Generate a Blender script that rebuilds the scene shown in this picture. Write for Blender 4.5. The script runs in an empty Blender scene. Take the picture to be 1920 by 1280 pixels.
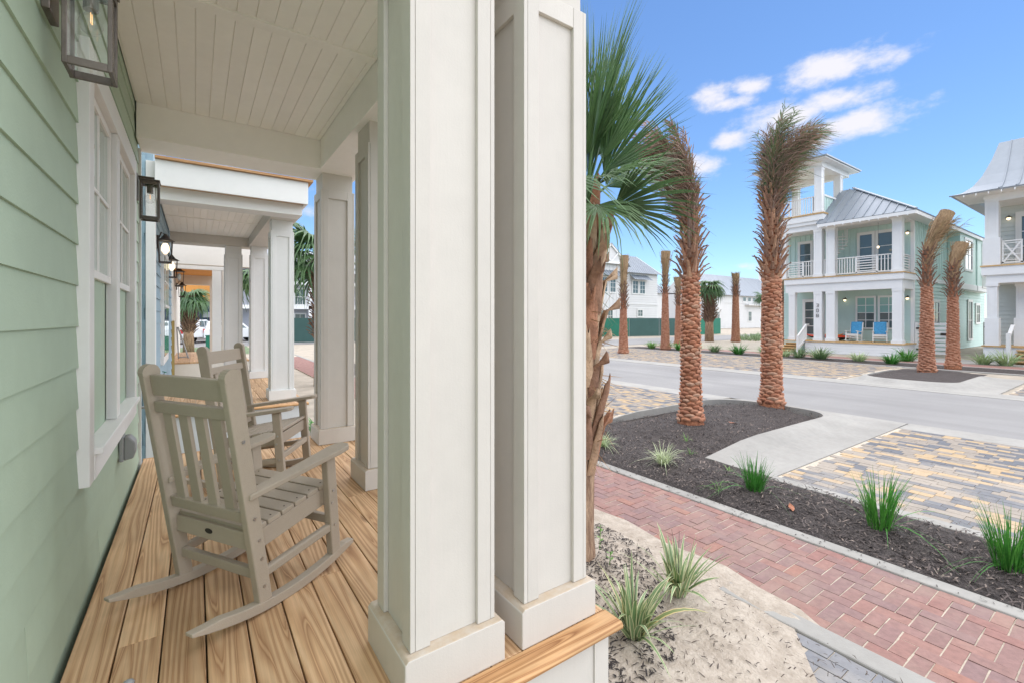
import bpy, math, random
import numpy as np
from mathutils import Vector, Matrix
random.seed(7); RNG = np.random.default_rng(11)
sc = bpy.context.scene
C = sc.collection
PI = math.pi
# ------------------------------------------------------------------ camera
FPX = 855.0                       # focal length in pixels of a 1920 px wide frame
YAW = math.atan((960 - 367) / FPX)
cam_d = bpy.data.cameras.new('camera'); cam = bpy.data.objects.new('camera', cam_d); C.objects.link(cam)
cam_d.sensor_width = 36.0; cam_d.lens = 36.0 * FPX / 1920.0
cam_d.shift_y = -42.0 / 1920.0
cam_d.clip_start = 0.05; cam_d.clip_end = 6000
cam.location = (0, 0, 1.25); cam.rotation_euler = (PI / 2, 0, -YAW)
sc.camera = cam
# ------------------------------------------------------------------ sky, sun, exposure
SUN_AZ, SUN_EL = math.radians(112), math.radians(74)      # compass azimuth (from +Y towards +X), height
world = bpy.data.worlds.new('World'); sc.world = world; world.use_nodes = True
def build_world():
    nt = world.node_tree; N = nt.nodes; L = nt.links; N.clear()
    out = N.new('ShaderNodeOutputWorld'); bg = N.new('ShaderNodeBackground')
    sky = N.new('ShaderNodeTexSky'); sky.sky_type = 'NISHITA'; sky.sun_disc = False
    sky.sun_elevation = SUN_EL; sky.sun_rotation = SUN_AZ
    sky.air_density = 1.0; sky.dust_density = 0.0; sky.ozone_density = 3.0
    tc = N.new('ShaderNodeTexCoord'); sep = N.new('ShaderNodeSeparateXYZ'); L.new(tc.outputs['Generated'], sep.inputs[0])
    def m(op, a, b=None, c=None):
        n = N.new('ShaderNodeMath'); n.operation = op
        for i, v in enumerate((a, b, c)):
            if v is None: continue
            if isinstance(v, (int, float)): n.inputs[i].default_value = v
            else: L.new(v, n.inputs[i])
        return n.outputs[0]
    az = m('MULTIPLY', m('ARCTAN2', sep.outputs[0], sep.outputs[1]), 180 / PI)
    el = m('MULTIPLY', m('ARCSINE', sep.outputs[2]), 180 / PI)
    cmb = N.new('ShaderNodeCombineXYZ'); L.new(az, cmb.inputs[0]); L.new(m('MULTIPLY', el, 1.7), cmb.inputs[1])
    def noise(scale, det, rough=0.55):
        n = N.new('ShaderNodeTexNoise'); n.inputs['Scale'].default_value = scale; n.inputs['Detail'].default_value = det
        n.inputs['Roughness'].default_value = rough; L.new(cmb.outputs[0], n.inputs['Vector']); return n.outputs['Fac']
    n1 = noise(0.30, 9, 0.6); n2 = noise(0.055, 3)
    total = None
    # the clouds in view: azimuth, elevation, half width, half height (degrees), fullness
    for (a, e, w, h, s) in CLOUDS:
        da = m('DIVIDE', m('SUBTRACT', az, a), w); de = m('DIVIDE', m('SUBTRACT', el, e), h)
        r = m('SQRT', m('ADD', m('MULTIPLY', da, da), m('MULTIPLY', de, de)))
        f = m('MULTIPLY', m('SUBTRACT', 1.15, r), s)
        total = f if total is None else m('MAXIMUM', total, f)
    # fair-weather clouds over the rest of the sky
    band = m('SUBTRACT', 1.0, m('MINIMUM', m('MULTIPLY', m('ABSOLUTE', m('SUBTRACT', az, 49)), 1 / 34.0), 1.0))
    rest = m('SUBTRACT', m('MULTIPLY', m('SUBTRACT', n2, 0.52), 5.0), m('MULTIPLY', band, 9.0))
    total = m('MAXIMUM', total, rest)
    dens = m('ADD', total, m('MULTIPLY', m('SUBTRACT', n1, 0.5), 2.9))
    mr = N.new('ShaderNodeMapRange'); mr.interpolation_type = 'SMOOTHSTEP'
    L.new(dens, mr.inputs['Value']); mr.inputs['From Min'].default_value = -0.05; mr.inputs['From Max'].default_value = 1.25
    mr.inputs['To Max'].default_value = 0.93
    hz = m('MULTIPLY', mr.outputs[0], m('MINIMUM', m('MAXIMUM', m('MULTIPLY', el, 0.25), 0.0), 1.0))
    tint = N.new('ShaderNodeMixRGB'); tint.blend_type = 'MULTIPLY'; tint.inputs[0].default_value = 1.0
    L.new(sky.outputs[0], tint.inputs[1]); tint.inputs[2].default_value = SKY_TINT
    mix = N.new('ShaderNodeMixRGB'); L.new(hz, mix.inputs[0]); L.new(tint.outputs[0], mix.inputs[1])
    mix.inputs[2].default_value = CLOUD_COL
    L.new(mix.outputs[0], bg.inputs[0]); bg.inputs[1].default_value = SKY_STRENGTH
    L.new(bg.outputs[0], out.inputs[0])
CLOUDS = [(69.5, 24.2, 5.2, 1.7, 1.3), (73.5, 23.7, 3.2, 0.9, .7), (58.7, 24.0, 2.6, 1.3, 1.0), (62.3, 24.3, 2.6, 1.0, 1.0), (60.2, 23.2, 3.4, .8, .8),
          (65.5, 20.6, 5.2, 1.9, 1.2), (70.3, 21.3, 4.6, 1.3, 1.1), (72.4, 18.9, 4.6, 1.6, 1.3), (67.2, 17.6, 4.0, 1.7, 1.1),
          (60.2, 19.6, 2.0, 1.4, 1.25), (57.0, 17.3, 2.9, 1.3, 1.1), (66.4, 4.0, 2.6, .5, .8), (61.8, 5.8, 1.4, .4, .7)]
SKY_STRENGTH = 0.041
SKY_TINT = (0.80, 0.94, 1.08, 1)
CLOUD_COL = (5.4, 5.25, 5.5, 1)
build_world()
sun_d = bpy.data.lights.new('sun', 'SUN'); sun = bpy.data.objects.new('sun', sun_d); C.objects.link(sun)
sun_d.energy = 1.5; sun_d.angle = math.radians(140); sun_d.color = (1.0, 0.93, 0.83)
sun.rotation_euler = (PI / 2 - SUN_EL, 0, PI - SUN_AZ)
sc.view_settings.view_transform = 'Standard'; sc.view_settings.look = 'None'
sc.view_settings.exposure = 2.16; sc.view_settings.gamma = 1.0; sc.view_settings.use_curve_mapping = False
sc.render.engine = 'CYCLES'
sc.cycles.max_bounces = 12; sc.cycles.diffuse_bounces = 7; sc.cycles.glossy_bounces = 4; sc.cycles.transparent_max_bounces = 12
sc.cycles.use_denoising = True
# ------------------------------------------------------------------ materials
def S(r, g, b):                   # sRGB bytes -> linear
    f = lambda c: c / 12.92 if c <= 0.04045 else ((c + 0.055) / 1.055) ** 2.4
    return (f(r / 255), f(g / 255), f(b / 255), 1)
MAT = {}
class NT:
    def __init__(s, name):
        s.m = bpy.data.materials.new(name); s.m.use_nodes = True; s.t = s.m.node_tree; s.N = s.t.nodes; s.L = s.t.links
        s.b = s.N['Principled BSDF']; s.tc = s.N.new('ShaderNodeTexCoord'); s.oi = s.N.new('ShaderNodeObjectInfo')
    def n(s, t, **k):
        x = s.N.new('ShaderNode' + t)
        for a, v in k.items(): setattr(x, a, v)
        return x
    def link(s, a, b): s.L.new(a, b)
    def coords(s, scale=(1, 1, 1), jitter=True):
        mp = s.n('Mapping'); s.link(s.tc.outputs['Object'], mp.inputs[0]); mp.inputs['Scale'].default_value = scale
        if jitter:
            k = s.n('VectorMath', operation='SCALE'); k.inputs[0].default_value = (37.0, 21.0, 53.0); s.link(s.oi.outputs['Random'], k.inputs['Scale'])
            s.link(k.outputs[0], mp.inputs['Location'])
        return mp.outputs[0]
    def noise(s, vec, scale, det=4, rough=.55, dist=0):
        x = s.n('TexNoise'); s.link(vec, x.inputs['Vector']); x.inputs['Scale'].default_value = scale; x.inputs['Detail'].default_value = det
        x.inputs['Roughness'].default_value = rough; x.inputs['Distortion'].default_value = dist; return x.outputs['Fac']
    def ramp(s, fac, stops, interp='LINEAR'):
        r = s.n('ValToRGB'); e = r.color_ramp.elements; r.color_ramp.interpolation = interp
        while len(e) < len(stops): e.new(0.5)
        for i, (p, c) in enumerate(stops): e[i].position = p; e[i].color = c if len(c) == 4 else (*c, 1)
        s.link(fac, r.inputs[0]); return r.outputs[0]
    def mix(s, fac, a, b, mode='MIX'):
        x = s.n('MixRGB', blend_type=mode)
        for i, v in ((0, fac), (1, a), (2, b)):
            if isinstance(v, (int, float)): x.inputs[i].default_value = v
            elif isinstance(v, tuple): x.inputs[i].default_value = v
            else: s.link(v, x.inputs[i])
        return x.outputs[0]
    def bump(s, fac, strength, dist=.01):
        b = s.n('Bump'); b.inputs['Strength'].default_value = strength; b.inputs['Distance'].default_value = dist; s.link(fac, b.inputs['Height'])
        s.link(b.outputs[0], s.b.inputs['Normal'])
    def gray(v): return (v, v, v, 1)
def paint(name, col, rough=.55, var=.06, scale=2.2, bump=.12, bscale=180, rnd=.05, metal=0, stretch=(1, 1, 1), spec=.4):
    t = NT(name); v = t.coords(stretch); n = t.noise(v, scale, 5); n2 = t.noise(v, scale * 9, 3)
    k = t.ramp(n, [(.3, NT.gray(1 - var)), (.7, NT.gray(1 + var * .4))])
    c = t.mix(1, col, k, 'MULTIPLY')
    c = t.mix(.5, c, t.mix(1, c, t.ramp(n2, [(.35, NT.gray(1 - var)), (.65, NT.gray(1))]), 'MULTIPLY'))
    r = t.ramp(t.oi.outputs['Random'], [(0, NT.gray(1 - rnd)), (1, NT.gray(1 + rnd))])
    c = t.mix(1, c, r, 'MULTIPLY'); t.link(c, t.b.inputs['Base Color'])
    t.b.inputs['Roughness'].default_value = rough; t.b.inputs['Metallic'].default_value = metal; t.b.inputs['Specular IOR Level'].default_value = spec
    if bump: t.bump(t.noise(v, bscale, 2), bump, .004)
    MAT[name] = t.m; return t
def choice(name, cols, rough=.8, var=.15, scale=20, bump=.4, bscale=60, bd=.006, dust=None):     # each piece takes one of several colours
    t = NT(name); v = t.coords(); st = [(i / len(cols), c) for i, c in enumerate(cols)]
    c = t.ramp(t.oi.outputs['Random'], st, 'CONSTANT')
    n = t.noise(v, scale, 5); c = t.mix(1, c, t.ramp(n, [(.25, NT.gray(1 - var)), (.75, NT.gray(1 + var))]), 'MULTIPLY')
    if dust:                          # sand trodden over the paving: patches in world space
        g = t.n('NewGeometry'); dn = t.noise(g.outputs['Position'], 1.7, 6, .7); c = t.mix(t.ramp(dn, [(.46, NT.gray(.06)), (.72, NT.gray(.62))]), c, dust)
    t.link(c, t.b.inputs['Base Color']); t.b.inputs['Roughness'].default_value = rough; t.bump(t.noise(v, bscale, 4), bump, bd)
    MAT[name] = t.m; return t
def two(name, a, b, scale, rough=.9, lo=.4, hi=.6, bump=.5, bscale=60, bd=.01, det=6, stretch=(1, 1, 1), c=None, jitter=True):
    t = NT(name); v = t.coords(stretch, jitter); n = t.noise(v, scale, det, .65)
    col = t.ramp(n, [(lo, a), (hi, b)])
    if c: col = t.mix(t.ramp(t.noise(v, scale * .13, 3), [(.45, NT.gray(0)), (.62, NT.gray(1))]), col, c)
    t.link(col, t.b.inputs['Base Color']); t.b.inputs['Roughness'].default_value = rough
    if bump: t.bump(t.noise(v, bscale, 5), bump, bd)
    MAT[name] = t.m; return t
def wood(name, light, mid, dark, axis='y', rnd=.14, knots=True, rough=.62):
    t = NT(name)
    sc_ = {'y': (1, .05, 1), 'x': (.05, 1, 1), 'z': (1, 1, .05)}[axis]
    v = t.coords(sc_)
    warp = t.noise(v, 5.0, 2); add = t.n('VectorMath', operation='ADD')
    k = t.n('VectorMath', operation='SCALE'); cc = t.n('CombineXYZ'); 
    for i in range(3): t.link(warp, cc.inputs[i])
    t.link(cc.outputs[0], k.inputs[0]); k.inputs['Scale'].default_value = .22; t.link(v, add.inputs[0]); t.link(k.outputs[0], add.inputs[1])
    w = t.n('TexWave', wave_type='RINGS', rings_direction={'y': 'Y', 'x': 'X', 'z': 'Z'}[axis]); t.link(add.outputs[0], w.inputs['Vector'])
    w.inputs['Scale'].default_value = 15; w.inputs['Distortion'].default_value = 2.2; w.inputs['Detail'].default_value = 2; w.inputs['Detail Scale'].default_value = 1.5
    g = t.ramp(w.outputs['Fac'], [(0, light), (.5, mid), (.86, tuple((a + b) / 2 for a, b in zip(mid, dark))), (.96, dark), (1, mid)])
    fine = t.noise(t.coords({'y': (60, 1.2, 60), 'x': (1.2, 60, 60), 'z': (60, 60, 1.2)}[axis]), 3, 3)
    g = t.mix(.55, g, t.mix(1, g, t.ramp(fine, [(.3, NT.gray(.72)), (.7, NT.gray(1.12))]), 'MULTIPLY'))
    blot = t.noise(t.coords((2.0, 2.0, 2.0)), 1.6, 3); g = t.mix(1, g, t.ramp(blot, [(.3, (.86, .84, .82)), (.7, (1.08, 1.07, 1.05))]), 'MULTIPLY')
    if knots:
        vo = t.n('TexVoronoi'); t.link(t.coords({'y': (5, 1.5, 5), 'x': (1.5, 5, 5), 'z': (5, 5, 1.5)}[axis]), vo.inputs['Vector']); vo.inputs['Scale'].default_value = 1.0
        g = t.mix(t.ramp(vo.outputs['Distance'], [(0, NT.gray(.85)), (.07, NT.gray(.55)), (.12, NT.gray(0))]), g, (dark[0] * .45, dark[1] * .4, dark[2] * .4, 1))
    r = t.ramp(t.oi.outputs['Random'], [(0, (1 - rnd, 1 - rnd * 1.15, 1 - rnd * 1.3)), (1, (1 + rnd, 1 + rnd, 1 + rnd))])
    t.link(t.mix(1, g, r, 'MULTIPLY'), t.b.inputs['Base Color']); t.b.inputs['Roughness'].default_value = rough
    t.b.inputs['Specular IOR Level'].default_value = .3
    t.bump(fine, .35, .002); MAT[name] = t.m
def glass(name, tint=(1, 1, 1, 1), rough=.0, base=.08):
    t = NT(name); N = t.N; N.remove(t.b); tr = t.n('BsdfTransparent'); tr.inputs[0].default_value = tint
    gl = t.n('BsdfGlossy'); gl.inputs['Roughness'].default_value = rough
    lw = t.n('LayerWeight'); lw.inputs[0].default_value = .35
    mx = t.n('MixShader'); r = t.n('MapRange'); t.link(lw.outputs['Facing'], r.inputs[0]); r.inputs['To Min'].default_value = base; r.inputs['To Max'].default_value = .75
    pw = t.n('Math', operation='POWER'); t.link(lw.outputs['Facing'], pw.inputs[0]); pw.inputs[1].default_value = 2.2; t.link(pw.outputs[0], r.inputs[0])
    t.link(r.outputs[0], mx.inputs[0]); t.link(tr.outputs[0], mx.inputs[1]); t.link(gl.outputs[0], mx.inputs[2])
    t.link(mx.outputs[0], N['Material Output'].inputs[0]); MAT[name] = t.m
def emit(name, col, strength):
    t = NT(name); t.b.inputs['Base Color'].default_value = col; t.b.inputs['Emission Color'].default_value = col; t.b.inputs['Emission Strength'].default_value = strength; MAT[name] = t.m
def dirty(name, col):                # painted trim: faint brush marks, sand and dust lying on upward faces, scuffs
    t = paint(name, col, .5, .05, 1.5, .12, 160, .02); c = t.b.inputs['Base Color'].links[0].from_socket
    g = t.n('NewGeometry'); sp = t.n('SeparateXYZ'); t.link(g.outputs['Normal'], sp.inputs[0]); n = t.noise(g.outputs['Position'], 14, 5, .7)
    up = t.n('Math', operation='GREATER_THAN'); t.link(sp.outputs[2], up.inputs[0]); up.inputs[1].default_value = .6
    mk = t.n('Math', operation='MULTIPLY'); t.link(up.outputs[0], mk.inputs[0]); t.link(t.ramp(n, [(.3, NT.gray(.25)), (.6, NT.gray(.8))]), mk.inputs[1])
    c = t.mix(mk.outputs[0], c, S(188, 166, 136))
    br = t.noise(t.coords((30, 30, .8)), 6, 3); c = t.mix(1, c, t.ramp(br, [(.3, NT.gray(.985)), (.7, NT.gray(1.01))]), 'MULTIPLY')
    sc_ = t.noise(g.outputs['Position'], 38, 6, .75); c = t.mix(t.ramp(sc_, [(.70, NT.gray(0)), (.78, NT.gray(.35))]), c, S(150, 138, 120))
    t.link(c, t.b.inputs['Base Color']); return t
def road_mat():
    t = NT('asphalt'); p = t.coords((1, 1, 1), False); big = t.noise(p, .35, 4); streak = t.noise(t.coords((1.1, .04, 1), False), 1.6, 4); grit = t.noise(p, 90, 3, .8); spot = t.noise(p, 2.6, 6, .75)
    c = t.ramp(big, [(.3, S(131, 130, 129)), (.7, S(146, 145, 143))])
    c = t.mix(1, c, t.ramp(streak, [(.35, NT.gray(.92)), (.65, NT.gray(1.05))]), 'MULTIPLY'); c = t.mix(1, c, t.ramp(grit, [(.3, NT.gray(.78)), (.7, NT.gray(1.16))]), 'MULTIPLY')
    c = t.mix(t.ramp(spot, [(.66, NT.gray(0)), (.76, NT.gray(.45))]), c, S(104, 102, 102))
    t.link(c, t.b.inputs['Base Color']); t.b.inputs['Roughness'].default_value = .9; t.bump(grit, .6, .006); MAT['asphalt'] = t.m
paint('green_paint', S(171, 190, 168), .6, .07, 1.2, .2, 120, .035)
dirty('white_paint', S(207, 202, 193))
paint('bright_white', S(228, 228, 225), .5, .04, 1.5, .08, 160, .02)
paint('vinyl_white', S(238, 236, 232), .35, .02, 2, 0)
paint('ceiling_paint', S(250, 248, 242), .6, .04, 1.5, .08, 120, .02)
paint('blue_paint', S(150, 176, 190), .6, .08, 1.5, .15, 90, .08)
paint('cream_paint', S(225, 219, 208), .55, .05, 1.2, .1, 120, .02)
paint('seafoam_paint', S(196, 220, 213), .6, .06, .8, .1, 60, .03)
paint('grey_paint', S(200, 206, 202), .6, .05, .8, .1, 60, .03)
paint('white_siding', S(214, 214, 212), .6, .05, .6, .1, 40, .02)
paint('house_white', S(232, 233, 232), .6, .05, .6, .1, 40, .02)
paint('roof_metal', S(146, 154, 162), .42, .08, .5, .05, 30, .05, .35)
paint('taupe_plastic', S(176, 164, 147), .55, .05, 6, .25, 220, .04, stretch=(1, 1, 1))
paint('pewter', S(112, 104, 96), .38, .2, 9, .15, 90, .05, .75)
paint('black_metal', S(66, 58, 54), .45, .1, 9, .1, 90, .05, .5)
paint('steel', S(190, 190, 190), .3, .05, 9, 0, metal=.9)
paint('grey_plastic', S(150, 152, 152), .4, .05, 9, .05)
paint('concrete', S(162, 160, 154), .85, .16, 1.3, .5, 120, .04)
road_mat()
paint('green_mesh', S(46, 122, 100), .8, .12, 1.0, .2, 60, .12)
paint('dark_mesh', S(62, 92, 88), .8, .12, 1.0, .2, 60, .12)
paint('orange_sheathing', S(226, 160, 84), .8, .1, 1, .1, 20)
paint('dark_blue_panel', S(70, 84, 108), .7, .1, 1, .1, 20)
paint('grey_wall', S(176, 178, 186), .7, .06, 1, .1, 20)
paint('car_white', S(228, 230, 232), .25, .02, 2, 0, spec=.6)
paint('car_red', S(190, 40, 44), .25, .02, 2, 0, spec=.6)
paint('rubber', S(36, 36, 38), .8, .1, 9, .1)
paint('hydrant_yellow', S(240, 176, 20), .5, .05, 4, 0)
paint('towel_blue', S(86, 166, 214), .9, .25, 14, .4, 60)
paint('kayak_red', S(224, 74, 46), .35, .05, 3, 0)
paint('kayak_yellow', S(240, 150, 40), .35, .05, 3, 0)
paint('kayak_black', S(52, 48, 50), .45, .05, 3, 0)
paint('blind', S(196, 202, 200), .7, .04, 2, 0)
t_ = NT('window_glass'); t_.b.inputs['Base Color'].default_value = S(84, 100, 104); t_.b.inputs['Roughness'].default_value = .03; t_.b.inputs['Specular IOR Level'].default_value = .8; MAT['window_glass'] = t_.m
t_ = NT('sage_glass'); t_.b.inputs['Base Color'].default_value = S(92, 108, 98); t_.b.inputs['Roughness'].default_value = .1      # coated window pane: strong reflections at a slant
g_ = t_.n('BsdfGlossy'); g_.inputs['Roughness'].default_value = .015; g_.inputs[0].default_value = (.86, .93, .9, 1); l_ = t_.n('LayerWeight'); l_.inputs[0].default_value = .5; x_ = t_.n('MixShader')
r_ = t_.n('MapRange'); t_.link(l_.outputs['Facing'], r_.inputs[0]); r_.inputs['To Min'].default_value = .2; r_.inputs['To Max'].default_value = .85
t_.link(r_.outputs[0], x_.inputs[0]); t_.link(t_.b.outputs[0], x_.inputs[1]); t_.link(g_.outputs[0], x_.inputs[2]); t_.link(x_.outputs[0], t_.N['Material Output'].inputs[0]); MAT['sage_glass'] = t_.m
t_ = NT('teal_reflection_glass'); t_.b.inputs['Base Color'].default_value = S(140, 182, 176); t_.b.inputs['Roughness'].default_value = .05; MAT['teal_reflection_glass'] = t_.m  # upper-sash panes: teal reflection painted in as the base colour
glass('clear_glass')
emit('lit_globe', (1, .80, .52, 1), .45)
emit('filament', (1, .55, .2, 1), .35)
wood('deck_wood', S(212, 180, 142), S(201, 166, 127), S(166, 127, 92), 'y', .17)
wood('trim_wood', S(212, 172, 126), S(196, 152, 106), S(150, 106, 68), 'x')
wood('treated_wood', S(176, 160, 104), S(160, 142, 88), S(120, 104, 62), 'z')
wood('step_wood', S(216, 186, 138), S(204, 170, 120), S(170, 132, 88), 'y', knots=False)
choice('brick_red', [S(144, 108, 100), S(136, 106, 101), S(148, 112, 103), S(132, 106, 104), S(139, 108, 102), S(145, 112, 105), S(134, 107, 104), S(142, 104, 97), S(138, 108, 104), S(152, 110, 97), S(137, 107, 102), S(143, 111, 105)], .85, .18, 26, .5, 90, .004, S(160, 140, 126))
choice('paver_mix', [S(108, 111, 116), S(150, 141, 130), S(182, 158, 124), S(102, 105, 111), S(154, 145, 134), S(146, 138, 128), S(113, 116, 121), S(176, 153, 122)], .88, .12, 22, .5, 110, .004, S(176, 166, 152))
choice('paver_grey', [S(130, 132, 136), S(122, 125, 131), S(138, 139, 141)], .88, .12, 22, .5, 110, .004, S(190, 178, 162))
two('joint_sand', S(196, 186, 170), S(182, 170, 152), 40, bump=.3)
two('sand', S(188, 177, 162), S(168, 156, 141), 9, bump=.7, bscale=40, bd=.025)
two('ground_sand', S(178, 168, 152), S(160, 151, 136), 2, bump=.4, bscale=20, bd=.02)
two('mulch', S(56, 50, 48), S(98, 90, 86), 60, bump=1.0, bscale=120, bd=.02, lo=.42, hi=.66)
choice('mulch_chip', [S(58, 50, 48), S(84, 76, 72), S(44, 38, 36), S(104, 94, 88), S(70, 60, 56)], .9, .3, 9, .3)
two('twig', S(66, 58, 56), S(98, 86, 76), 9, bump=.3)
two('trunk_fibre', S(128, 78, 54), S(172, 116, 84), 18, bump=1, bscale=60, bd=.02)
two('palm_bark', S(136, 106, 84), S(188, 156, 128), 11, bump=1, bscale=40, bd=.03, stretch=(2.2, 2.2, .35))
choice('leaf_base', [S(180, 124, 94), S(170, 114, 86), S(186, 136, 108), S(164, 110, 84), S(182, 144, 120), S(174, 124, 98)], .8, .3, 11, .8, 60, .008)
choice('frond_stub', [S(160, 122, 98), S(142, 112, 94), S(174, 136, 108), S(136, 112, 100), S(164, 126, 102)], .85, .25, 12, .6, 60, .006)
choice('sabal_boot', [S(160, 130, 104), S(174, 146, 118), S(146, 114, 90), S(184, 158, 130), S(154, 110, 84), S(138, 104, 82)], .85, .4, 9, 1.0, 44, .012)
def leafmat(name, cols, rough=.5, trans=.25, scale=3.0):
    t = NT(name); v = t.coords(); r = t.ramp(t.oi.outputs['Random'], [(i / max(1, len(cols) - 1), c) for i, c in enumerate(cols)])
    n = t.noise(v, scale, 4); c = t.mix(1, r, t.ramp(n, [(.3, NT.gray(.62)), (.7, NT.gray(1.3))]), 'MULTIPLY')
    t.link(c, t.b.inputs['Base Color']); t.b.inputs['Roughness'].default_value = rough
    tl = t.n('BsdfTranslucent'); t.link(c, tl.inputs[0]); mx = t.n('MixShader'); mx.inputs[0].default_value = trans
    t.link(t.b.outputs[0], mx.inputs[1]); t.link(tl.outputs[0], mx.inputs[2]); t.link(mx.outputs[0], t.N['Material Output'].inputs[0]); MAT[name] = t.m
leafmat('sabal_leaf', [S(78, 112, 66), S(96, 130, 80), S(70, 102, 70), S(108, 138, 90)], .38, .22)
leafmat('date_green', [S(96, 118, 76), S(112, 130, 86)], .5, .2)
leafmat('date_brown', [S(146, 120, 104), S(164, 138, 118), S(130, 108, 98), S(158, 138, 116)], .7, .15)
leafmat('date_tan', [S(168, 136, 100), S(150, 122, 90), S(140, 126, 84)], .7, .15)
leafmat('blade_green', [S(76, 140, 56), S(62, 124, 50), S(96, 158, 66)], .4, .3, 12)
leafmat('blade_light', [S(122, 168, 84), S(110, 156, 76)], .4, .3, 8)
leafmat('variegated_leaf', [S(198, 208, 168), S(180, 196, 150), S(150, 176, 122)], .45, .3, 9)
leafmat('shrub_leaf', [S(112, 138, 92), S(132, 152, 112), S(96, 128, 78)], .6, .25)
def lilymat():                      # strap leaf: green middle, cream margins (u across the blade)
    t = NT('lily_leaf'); uv = t.n('UVMap'); sp = t.n('SeparateXYZ'); t.link(uv.outputs[0], sp.inputs[0])
    c = t.ramp(sp.outputs[0], [(0, S(214, 212, 168)), (.14, S(206, 208, 164)), (.24, S(110, 140, 92)), (.5, S(132, 158, 112)), (.76, S(106, 136, 90)), (.86, S(210, 210, 168)), (1, S(216, 214, 170))])
    r = t.ramp(t.oi.outputs['Random'], [(0, (.8, .8, .78)), (.9, (1.05, 1.05, 1.0)), (.97, (1.0, .8, .66))])
    c = t.mix(1, c, r, 'MULTIPLY'); t.link(c, t.b.inputs['Base Color']); t.b.inputs['Roughness'].default_value = .42; MAT['lily_leaf'] = t.m
lilymat()
# ------------------------------------------------------------------ mesh helpers
OFF = {}
class MB:
    def __init__(s): s.v = []; s.f = []; s.uv = None
    def add(s, vs, fs):
        o = len(s.v); s.v += [tuple(p) for p in vs]; s.f += [tuple(i + o for i in f) for f in fs]; return s
    def box(s, x0, x1, y0, y1, z0, z1):
        return s.add([(x0, y0, z0), (x1, y0, z0), (x1, y1, z0), (x0, y1, z0), (x0, y0, z1), (x1, y0, z1), (x1, y1, z1), (x0, y1, z1)],
                     [(0, 3, 2, 1), (4, 5, 6, 7), (0, 1, 5, 4), (1, 2, 6, 5), (2, 3, 7, 6), (3, 0, 4, 7)])
    def fbox(s, face, d, a0, a1, o0, o1, z0, z1):      # box on a facade: a along it, o outwards, facade plane at d ('x' faces -X, 'y' faces -Y, 'X' faces +X)
        if face == 'x': return s.box(d - o1, d - o0, a0, a1, z0, z1)
        if face == 'X': return s.box(d + o0, d + o1, a0, a1, z0, z1)
        return s.box(a0, a1, d - o1, d - o0, z0, z1)
    def bar(s, p, q, w, h, up=(0, 0, 1), w2=None, h2=None):
        p = Vector(p); q = Vector(q); d = (q - p).normalized(); up = Vector(up)
        if abs(d.dot(up)) > .98: up = Vector((1, 0, 0))
        sx = d.cross(up).normalized(); u = sx.cross(d); w2 = w if w2 is None else w2; h2 = h if h2 is None else h2
        vs = [p - sx * w / 2 - u * h / 2, p + sx * w / 2 - u * h / 2, p + sx * w / 2 + u * h / 2, p - sx * w / 2 + u * h / 2,
              q - sx * w2 / 2 - u * h2 / 2, q + sx * w2 / 2 - u * h2 / 2, q + sx * w2 / 2 + u * h2 / 2, q - sx * w2 / 2 + u * h2 / 2]
        return s.add(vs, [(0, 1, 2, 3), (7, 6, 5, 4), (0, 4, 5, 1), (1, 5, 6, 2), (2, 6, 7, 3), (3, 7, 4, 0)])
    def tube(s, pts, radii, n=8, cap=True):
        pts = [Vector(p) for p in pts]; vs = []; fs = []; m = len(pts)
        ref = Vector((0, 0, 1)) if abs((pts[-1] - pts[0]).normalized().z) < .9 else Vector((1, 0, 0))
        for i, p in enumerate(pts):
            d = (pts[min(i + 1, m - 1)] - pts[max(i - 1, 0)]).normalized(); a = d.cross(ref).normalized(); b = a.cross(d)
            r = radii[i] if hasattr(radii, '__len__') else radii
            vs += [p + (a * math.cos(2 * PI * k / n) + b * math.sin(2 * PI * k / n)) * r for k in range(n)]
        for i in range(m - 1):
            for k in range(n): fs.append((i * n + k, (i + 1) * n + k, (i + 1) * n + (k + 1) % n, i * n + (k + 1) % n))
        if cap: fs.append(tuple(range(n))); fs.append(tuple((m - 1) * n + k for k in reversed(range(n))))
        return s.add(vs, fs)
    def prism(s, prof, axis, a0, a1):                  # profile (2-D list) extruded along an axis
        n = len(prof)
        f = {'y': lambda p, a: (p[0], a, p[1]), 'x': lambda p, a: (a, p[0], p[1]), 'z': lambda p, a: (p[0], p[1], a)}[axis]
        vs = [f(p, a0) for p in prof] + [f(p, a1) for p in prof]
        return s.add(vs, [tuple(range(n)), tuple(reversed(range(n, 2 * n)))] + [(i, i + n, (i + 1) % n + n, (i + 1) % n) for i in range(n)])
    def mesh(s, name, off=(0, 0, 0), smooth=False):
        me = bpy.data.meshes.new(name); o = Vector(off)
        me.from_pydata([(p[0] - o.x, p[1] - o.y, p[2] - o.z) for p in s.v], [], s.f)
        if smooth: me.polygons.foreach_set('use_smooth', [True] * len(me.polygons))
        if s.uv:
            l = me.uv_layers.new(name='UVMap'); l.data.foreach_set('uv', [c for f in s.f for i in f for c in s.uv[i]])
        me.update(); return me
    def build(s, name, mat, parent=None, smooth=False, bevel=0, kind=None, seg=2, label=None):
        return put(s.mesh(name, OFF.get(parent.name, (0, 0, 0)) if parent else (0, 0, 0), smooth), name, mat, parent, bevel, kind, seg, label)
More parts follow.
